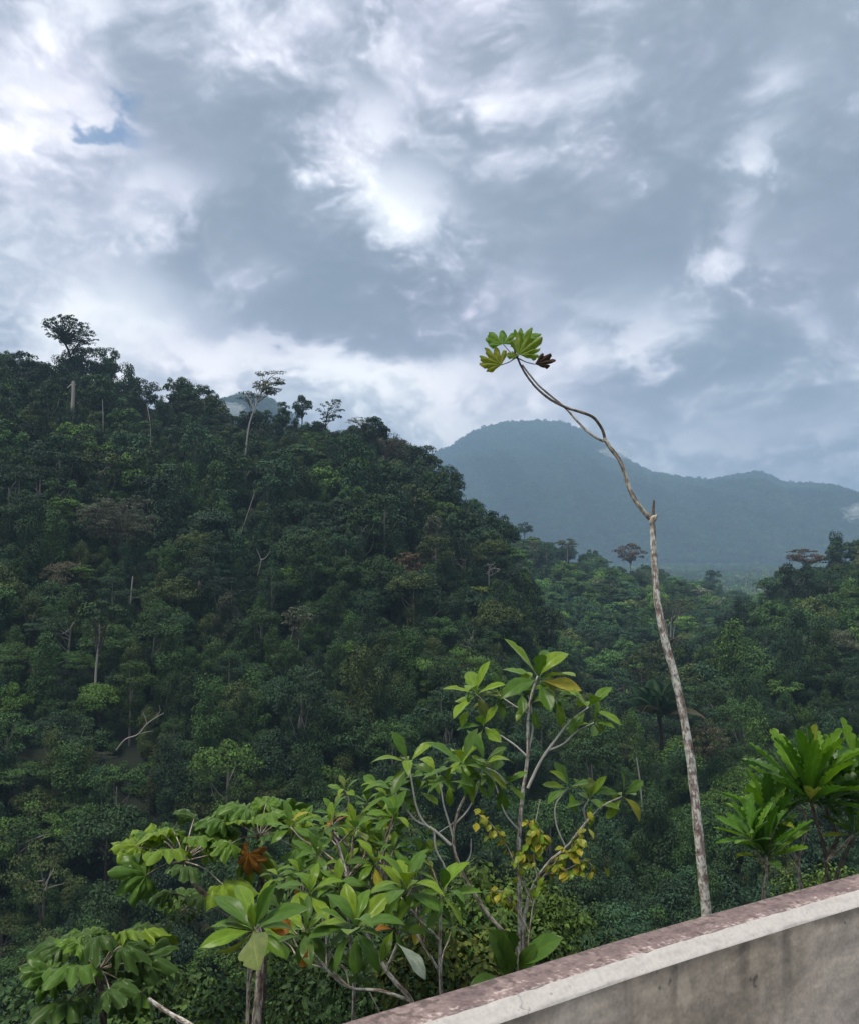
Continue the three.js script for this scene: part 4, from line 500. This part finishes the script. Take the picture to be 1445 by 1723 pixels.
// ---------------------------------------------------------------- trees and trunks that stand out in the forest
// a tree by picture points: trunk, then limbs to tips spread in a crown, with small leaf clumps at the tips
function standout(name, label, category, d, trunk, crown, opt = {}) {
  const { tips = 24, leaves = 60, size = .3, hue = 'dark', flat = .35, clumpR = .9, r0 = .22, r1 = .1, mat = bark, seed = 1, limbs = true, sub = 0, depth = .9, shell = .55, from = .45, cr = 1, extra = [] } = opt;
  if (trunk.length && d < 260) { const g = groundDepth(trunk[0][0], trunk[0][1]); d = Math.min(d, (g < 300 ? g : 999) - 3); }
  const r = rng(seed), o = thing(name, label, category, trunk.length ? at(trunk[0][0], trunk[0][1], d) : at(crown[0], crown[1], d)), T = trunk.map(([x, y, k = 0]) => at(x, y, d + k)), wood = [], L = new Leaves();
  if (T.length > 1) part('trunk', tube(rel(T, o), (t) => lerp(r0, r1, t) * (mat === paleBark && seed !== 13 ? .72 : 1), 8, T.length * 6, seed, .1), mat, o);
  const cv = T.length > 1 ? new THREE.CatmullRomCurve3(T, false, 'centripetal') : null;
  for (const e of extra) part('limb', tube(rel(line(e, d), o), (t) => lerp(r1 * .8, r1 * .35, t), 6, e.length * 5, e[0][0], .1), mat, o);
  if (crown) {
    const [cx, cy, rx, ry, sl = 0] = crown, c = at(cx, cy, d), RX = MX(rx, d), RY = MX(ry, d);
    for (let k = 0; k < tips; k++) {
      const u = unit(r), q = Math.pow(shell + (1 - shell) * r(), .6), p = V(c.x + u.x * RX * q, c.y + (u.y * RY + u.x * sl * RX) * q, c.z + u.z * RX * depth * q);
      if (limbs && cv) { const f = from + (1 - from) * r(), a = cv.getPoint(f); const m = a.clone().lerp(p, .5).add(V((r() - .5) * RX * .25, RY * (.05 + .25 * r()) * (p.y > a.y ? 1 : -.4), (r() - .5) * RX * .25)); wood.push(tube(rel([a, m, p], o), (t) => lerp(r1 * .5, r1 * .12, t), 5, 8, k + seed, .1)); for (let s = 0; s < sub; s++) { const b = m.clone().lerp(p, r()), e = b.clone().add(V((r() - .5) * RX * .5, (r() - .2) * RY * .4, (r() - .5) * RX * .5)); wood.push(tube(rel([b, b.clone().lerp(e, .5).add(V(0, RY * .06 * (r() - .5), 0)), e], o), (t) => lerp(r1 * .26, r1 * .1, t), 4, 5, s + k, .1)); if (leaves && r() < .6) clump(L, r, e.clone().sub(o.position), clumpR * .7 * cr, clumpR * flat * .7, clumpR * .7, leaves * .5, size, .8 + .4 * r(), .2, -.6); } }
      if (leaves) clump(L, r, p.clone().sub(o.position), clumpR * (.7 + .6 * r()), clumpR * flat * (.7 + .6 * r()), clumpR * (.7 + .6 * r()), leaves, size, .8 + .4 * r(), .15, -.6);
    }
  }
  if (wood.length) part('limbs', mergeGeometries(wood), mat === paleBark && leaves ? bark : mat, o);
  if (leaves && crown) part('crown', L.build(), HUEMAT[hue], o);
  return o;
}
const gd = (x, y) => groundDepth(x, y);
standout('emergent_tree', 'flat-topped airy tree standing out above the skyline at far left', 'tree', 198, [[122, 690], [122, 640], [118, 596], [110, 578], [103, 566]], [117, 557, 47, 27, -.22], { tips: 110, leaves: 17, size: .42, hue: 'blue', flat: .5, clumpR: .6, r0: .3, r1: .22, seed: 11, sub: 1, from: .7, mat: darkBark, extra: [[[119, 600], [124, 590], [133, 578], [142, 570]]] });
standout('vine_clad_stump', 'dark leafy column of vines under the flat-topped tree at far left', 'tree', 197, [[124, 680], [124, 600]], [124, 622, 15, 34], { tips: 26, leaves: 110, size: .36, hue: 'deep', flat: .9, clumpR: .8, limbs: false, seed: 12, shell: .2 });
standout('bare_trunk', 'bare pale dead trunk standing upright below the flat-topped tree', 'dead tree', 176, [[121, 735], [122, 700], [124, 660], [124, 642]], null, { r0: .42, r1: .34, mat: paleBark, seed: 13, leaves: 0, extra: [[[124, 646], [119, 649], [114, 653]], [[124, 650], [128, 647]]] });
standout('feathery_tree', 'tall leaning feathery tree with layered crown against the small peak', 'tree', 186, [[409, 815], [414, 760], [420, 715], [430, 685], [441, 660], [450, 640]], [454, 644, 27, 24, .1], { tips: 34, leaves: 44, size: .32, hue: 'grey', flat: .16, clumpR: 1.05, r0: .26, r1: .16, mat: paleBark, seed: 14, sub: 1, from: .55, extra: [[[428, 690], [420, 672], [413, 664]], [[436, 672], [452, 664], [462, 656]]] });
standout('feathery_tree', 'lower feathery side crown left of the tall leaning tree', 'tree', 187, [[418, 730], [422, 690], [416, 668]], [415, 668, 16, 9], { tips: 14, leaves: 40, size: .3, hue: 'grey', flat: .2, clumpR: .9, r0: .14, r1: .1, mat: paleBark, seed: 15 });
standout('dome_tree', 'small round-topped tree on a thin stem on the left skyline', 'tree', 190, [[508, 735], [509, 705], [510, 690]], [510, 684, 15, 18], { tips: 26, leaves: 80, size: .36, hue: 'deep', flat: .8, clumpR: .75, r0: .16, r1: .1, seed: 16 });
standout('open_tree', 'sparse branching tree right of the small round-topped tree on the skyline', 'tree', 189, [[545, 740], [549, 712], [552, 695]], [556, 690, 24, 24], { tips: 22, leaves: 26, size: .34, hue: 'dark', flat: .6, clumpR: .55, r0: .16, r1: .13, seed: 17, sub: 2, mat: darkBark, from: .3 });
standout('dark_tree', 'dark leafy tree before the small hazy peak on the skyline', 'tree', 188, [[420, 760], [420, 710]], [420, 706, 18, 16], { tips: 24, leaves: 90, size: .36, hue: 'deep', flat: .7, clumpR: .85, limbs: false, seed: 18, shell: .2 });
standout('dark_tree', 'dark upright tree right of the feathery tree on the skyline', 'tree', 189, [[476, 760], [476, 700]], [476, 700, 12, 24], { tips: 24, leaves: 90, size: .34, hue: 'dark', flat: .8, clumpR: .7, limbs: false, seed: 19, shell: .2 });
standout('arching_tree', 'thin-leaved arching bare-branched tree on the skyline spur', 'tree', 183, [[626, 770], [622, 735], [616, 715]], [614, 712, 30, 12], { tips: 34, leaves: 14, size: .26, hue: 'brown', flat: .25, clumpR: .6, r0: .2, r1: .14, seed: 20, sub: 3, from: .3 });
standout('arching_tree', 'nearly bare arching tree at the right end of the skyline spur', 'tree', 180, [[640, 800], [652, 765], [660, 750]], [664, 748, 30, 20, -.35], { tips: 40, leaves: 10, size: .26, hue: 'brown', flat: .25, clumpR: .6, r0: .2, r1: .15, seed: 21, sub: 3, from: .2 });
standout('dome_tree', 'broad dark domed tree on the skyline between the two arching trees', 'tree', 182, [[628, 780], [630, 735]], [632, 722, 24, 19], { tips: 36, leaves: 90, size: .36, hue: 'deep', flat: .6, clumpR: .85, seed: 22 });
standout('dark_tree', 'dark tree crowning the right shoulder of the left hillside', 'tree', 176, [[718, 840], [718, 800]], [716, 790, 26, 24], { tips: 36, leaves: 90, size: .36, hue: 'dark', flat: .7, clumpR: .85, seed: 23 });
standout('dark_tree', 'big dark round tree on the skyline at the picture left edge', 'tree', 196, [[30, 690], [34, 640]], [36, 622, 34, 32], { tips: 54, leaves: 90, size: .38, hue: 'deep', flat: .7, clumpR: .95, seed: 24 });
standout('dark_tree', 'dark leaning tree on the skyline left of the small hazy peak', 'tree', 186, [[335, 760], [335, 690]], [334, 682, 34, 34], { tips: 54, leaves: 90, size: .38, hue: 'dark', flat: .7, clumpR: .95, seed: 25 });
standout('dark_tree', 'dark round tree with a twiggy top on the skyline midway along the left hill', 'tree', 190, [[245, 740], [245, 680]], [242, 660, 24, 26], { tips: 40, leaves: 80, size: .36, hue: 'deep', flat: .7, clumpR: .85, seed: 26 });
standout('twiggy_tree', 'thin pale twigs rising above the left skyline', 'tree', 192, [[222, 690], [222, 655], [220, 630]], [221, 634, 12, 20], { tips: 16, leaves: 8, size: .22, hue: 'brown', flat: .5, clumpR: .4, r0: .1, r1: .08, sub: 2, seed: 27 });
standout('pale_trunk', 'forked pale trunk with a small flat crown in the upper left forest', 'tree', 160, [[256, 790], [254, 750], [253, 712], [248, 680]], [255, 712, 18, 4], { tips: 12, leaves: 40, size: .3, hue: 'mid', flat: .2, clumpR: .8, r0: .15, r1: .11, mat: paleBark, seed: 28, extra: [[[256, 775], [262, 766], [268, 758]]] });
standout('pale_trunk', 'thin pale trunk high in the forest between the bare trunk and the forked one', 'tree', 165, [[174, 740], [174, 700], [173, 672]], null, { r0: .12, r1: .08, mat: paleBark, leaves: 0, seed: 29 });
standout('grey_spreading_tree', 'wide greyish tree with bare spreading limbs in the left forest', 'tree', 138, [[207, 960], [206, 920], [205, 895]], [200, 872, 66, 40], { tips: 84, leaves: 120, size: .17, hue: 'grey', flat: .3, clumpR: 1.05, r0: .24, r1: .19, seed: 30, sub: 3, from: .15, depth: .7 });
standout('dead_branch_tree', 'bleached crooked dead branch sticking out of the forest low at left', 'dead tree', 98, [[196, 1262], [212, 1244], [232, 1236], [248, 1218], [262, 1208], [276, 1200]], null, { r0: .11, r1: .05, mat: paleBark, leaves: 0, seed: 31, extra: [[[232, 1236], [246, 1232], [258, 1230]], [[248, 1218], [244, 1206], [240, 1196]], [[262, 1208], [270, 1196], [268, 1186]]] });
standout('pale_trunk', 'straight pale trunk halfway down the left hillside', 'tree', 104, [[161, 1168], [162, 1130], [166, 1085], [169, 1050]], [170, 1030, 34, 18], { tips: 24, leaves: 90, size: .27, hue: 'dark', flat: .4, clumpR: .8, r0: .2, r1: .13, mat: paleBark, seed: 32 });
standout('pale_trunk', 'slim trunk right of the straight pale one in the left forest', 'tree', 116, [[219, 1062], [219, 1030], [222, 990], [224, 970]], null, { r0: .15, r1: .1, mat: paleBark, leaves: 0, seed: 33 });
standout('leaning_stem', 'long thin pale stem leaning across the left hillside', 'tree', 140, [[398, 922], [412, 880], [422, 850], [430, 826]], [431, 824, 10, 5], { tips: 6, leaves: 26, size: .26, hue: 'mid', flat: .4, clumpR: .5, r0: .09, r1: .06, mat: paleBark, seed: 34 });
standout('forked_sapling', 'small forked pale stem in the middle of the left hillside', 'tree', 124, [[434, 968], [438, 952], [441, 940]], null, { r0: .11, r1: .09, mat: paleBark, leaves: 0, seed: 35, extra: [[[441, 942], [448, 938], [456, 926]], [[440, 944], [436, 932], [432, 924]]] });
standout('russet_tree', 'reddish-topped tree on the right part of the left hillside', 'tree', 128, [[690, 1000], [690, 965]], [690, 950, 26, 20], { tips: 30, leaves: 90, size: .27, hue: 'rust', flat: .5, clumpR: .8, seed: 36 });
standout('twiggy_tree', 'bare twiggy pale tree near the right edge of the left hillside', 'tree', 140, [[822, 985], [822, 965], [824, 955]], [826, 958, 18, 14], { tips: 14, leaves: 0, size: .3, r0: .13, r1: .12, mat: paleBark, sub: 3, seed: 37, from: .2 });
standout('lime_tree', 'small yellow-green treetop at the right edge of the left hillside', 'tree', 134, [[797, 1010], [797, 996]], [797, 992, 22, 6], { tips: 16, leaves: 70, size: .26, hue: 'lime', flat: .4, clumpR: .7, seed: 38 });
standout('russet_tree', 'russet-crowned tree on a pale trunk on the far ridge left of the leaning sapling', 'tree', 365, [[1061, 975], [1060, 950], [1060, 935]], [1060, 929, 24, 14], { tips: 34, leaves: 70, size: .6, hue: 'rust', flat: .5, clumpR: 1.5, r0: .4, r1: .25, mat: paleBark, seed: 39 });
standout('feathery_tree', 'pale yellowish feathery tree on the far ridge', 'tree', 360, [[953, 960], [954, 930], [955, 916]], [956, 914, 20, 7], { tips: 20, leaves: 60, size: .55, hue: 'olive', flat: .3, clumpR: 1.4, r0: .3, r1: .2, mat: paleBark, seed: 40 });
standout('dark_tree', 'small dark drooping tree on the far ridge beside the left spur', 'tree', 365, [[882, 915], [882, 895]], [882, 888, 11, 8], { tips: 14, leaves: 60, size: .6, hue: 'deep', flat: .7, clumpR: 1.2, seed: 41 });
standout('pale_trunk', 'cluster of pale upright trunks right of the leaning sapling in the valley', 'tree', 200, [[1127, 1085], [1128, 1055], [1130, 1030]], [1134, 1018, 34, 12], { tips: 26, leaves: 50, size: .34, hue: 'olive', flat: .4, clumpR: 1, r0: .3, r1: .2, mat: paleBark, seed: 42, extra: [[[1131, 1085], [1134, 1055], [1142, 1030]], [[1122, 1080], [1120, 1050], [1112, 1035]]] });
standout('brown_leaved_tree', 'spreading brown-leaved tree on the skyline of the right hillside', 'tree', 238, [[1362, 980], [1358, 958], [1355, 945]], [1356, 936, 32, 12, -.1], { tips: 34, leaves: 50, size: .42, hue: 'rust', flat: .3, clumpR: 1.1, r0: .26, r1: .18, seed: 43, sub: 1 });
standout('dark_tree', 'dark pointed tree on the skyline of the right hillside', 'tree', 242, [[1412, 980], [1412, 940]], [1412, 936, 22, 26], { tips: 34, leaves: 90, size: .45, hue: 'dark', flat: .7, clumpR: 1, seed: 44 });
standout('spreading_tree', 'flat spreading tree on the right hillside edge with a thin trunk', 'tree', 215, [[1292, 1030], [1290, 1000], [1290, 990]], [1290, 982, 24, 9], { tips: 26, leaves: 60, size: .4, hue: 'mid', flat: .3, clumpR: 1.1, r0: .2, r1: .14, seed: 45 });
standout('grey_bush', 'greyish dry tangled bush right of the leaning sapling', 'bush', 84, [[1190, 1290], [1188, 1262], [1186, 1250]], [1190, 1246, 32, 30], { tips: 46, leaves: 50, size: .16, hue: 'brown', flat: .5, clumpR: .55, r0: .09, r1: .06, sub: 2, seed: 46, from: .1 });
standout('pale_trunk', 'slender pale stem left of the leaning sapling above the yellow shrub', 'tree', 84, [[1079, 1368], [1078, 1335], [1074, 1300], [1070, 1275]], null, { r0: .11, r1: .08, mat: paleBark, leaves: 0, seed: 47 });
standout('pale_trunk', 'thin crooked pale stem low in the left forest right of the dead branch', 'tree', 95, [[356, 1292], [352, 1268], [350, 1240]], null, { r0: .08, r1: .06, mat: paleBark, leaves: 0, seed: 50 });
standout('pale_trunk', 'thin bare stem by the mid valley at the right slope top', 'tree', 150, [[1392, 1110], [1391, 1080], [1391, 1060]], null, { r0: .1, r1: .07, mat: paleBark, leaves: 0, seed: 51 });
standout('pale_trunk', 'two-stemmed tree with fresh green crown on the right hillside', 'tree', 118, [[1312, 1222], [1314, 1195], [1316, 1165]], [1318, 1156, 26, 12], { tips: 26, leaves: 70, size: .27, hue: 'fresh', flat: .4, clumpR: .75, r0: .14, r1: .09, mat: paleBark, seed: 48, extra: [[[1324, 1222], [1322, 1190], [1328, 1165]]] });
standout('pale_trunk', 'two thin stems in the forest left of the tall white young tree', 'tree', 110, [[500, 1118], [503, 1085], [506, 1060]], [505, 1040, 24, 20], { tips: 20, leaves: 60, size: .22, hue: 'grey', flat: .4, clumpR: .7, r0: .1, r1: .07, mat: paleBark, seed: 49, extra: [[[485, 1115], [488, 1085], [494, 1060]]] });
// shreds of low cloud on the mountains
{
  const mist = new THREE.MeshPhysicalMaterial({ color: C(.9, .9, .9), roughness: 1, specularIntensity: 0, transparent: true, opacity: .11, side: THREE.FrontSide });
  const wisp = (px, py, d, w, h, seed, label) => { const o = thing('cloud_wisp', label, 'cloud', at(px, py, d)); for (let k = 0; k < 3; k++) { const g = new THREE.IcosahedronGeometry(1, 20), p = g.attributes.position, q = 1 - .3 * k; for (let i = 0; i < p.count; i++) { const v = V(p.getX(i), p.getY(i), p.getZ(i)), n = 1 + .9 * fbm(v.x * 1.6 + seed + k, v.y * 1.6, v.z * 1.6, 4); p.setXYZ(i, v.x * n * q * MX(w, d), (v.y * n * q + .25 * v.x * Math.sin(seed)) * MX(h, d), v.z * n * q * MX(w, d) * .6); } g.computeVertexNormals(); part('puff', g, mist, o).castShadow = false; } };
  wisp(1462, 866, 2300, 42, 22, 1, 'white shred of cloud on the mountain at the right picture edge'); wisp(1032, 764, 3000, 26, 12, 2, 'faint cloud wisp on the mountain shoulder behind the leaning sapling'); wisp(766, 798, 2900, 22, 9, 3, 'faint mist on the left foot of the broad mountain'); wisp(392, 690, 1350, 22, 12, 4, 'mist in front of the small peak at left');
}
// palms
function palm(name, label, d, base, top, frondPx, n, hue, seed) {
  const r = rng(seed), o = thing(name, label, 'palm', at(base[0], base[1], d)), B = at(base[0], base[1], d), T = at(top[0], top[1], d), len = MX(frondPx, d);
  part('trunk', tube(rel([B, B.clone().lerp(T, .5).add(V(.1, 0, 0)), T], o), [len * .05, len * .042, len * .05], 8, 10, seed, .15), darkBark, o);
  const L = new Leaves(), F = 34; const rib = []; for (let k = 0; k <= F; k++) { const u = k / F, x = u - .16 * u * u * u, y = .10 * u - .42 * u * u * u; rib.push(V(x, y, 0)); if (k > 3) for (const s of [-1, 1]) for (let m = 0; m < 1; m++) { const l = .30 * Math.sin(Math.PI * (.12 + .86 * u)) + .03, dir = V(.55, -.25 - .35 * u, s).normalize(); L.add(V(x, y, 0).add(dir.clone().multiplyScalar(l / 2)), dir, V(1, .2, -s * .5).normalize(), l, .04, 0, [1, 1, 1]); } }
  const fg = L.build(), rg = tube(rib, [.012, .004], 4, 12, 3);
  for (let k = 0; k < n; k++) { const f = new THREE.Group(); f.name = 'frond'; f.position.copy(T).sub(o.position); const pit = lerp(1.4, .42, k / (n - 1)); orient(f, V(Math.cos(k * 2.4) * Math.cos(pit), Math.sin(pit), Math.sin(k * 2.4) * Math.cos(pit)), V(0, 1, .01)); f.scale.setScalar(len * (.8 + .35 * r())); o.add(f); part('leaflets', fg, HUEMAT[k > n - 4 && hue === 'blue' ? 'brown' : hue], f); part('midrib', rg, HUEMAT.olive, f); }
}
palm('palm_tree', 'palm with upright spreading fronds left of the leaning sapling', 86, [1112, 1262], [1108, 1205], 76, 17, 'blue', 71);
palm('palm_tree', 'shaded feather palm low in the forest between the white trunks', 60, [828, 1530], [826, 1462], 40, 13, 'deep', 72);
palm('palm_tree', 'small slender palm on the lower left hillside', 108, [680, 1240], [680, 1192], 26, 11, 'dark', 73);
renderer.render(scene, camera);
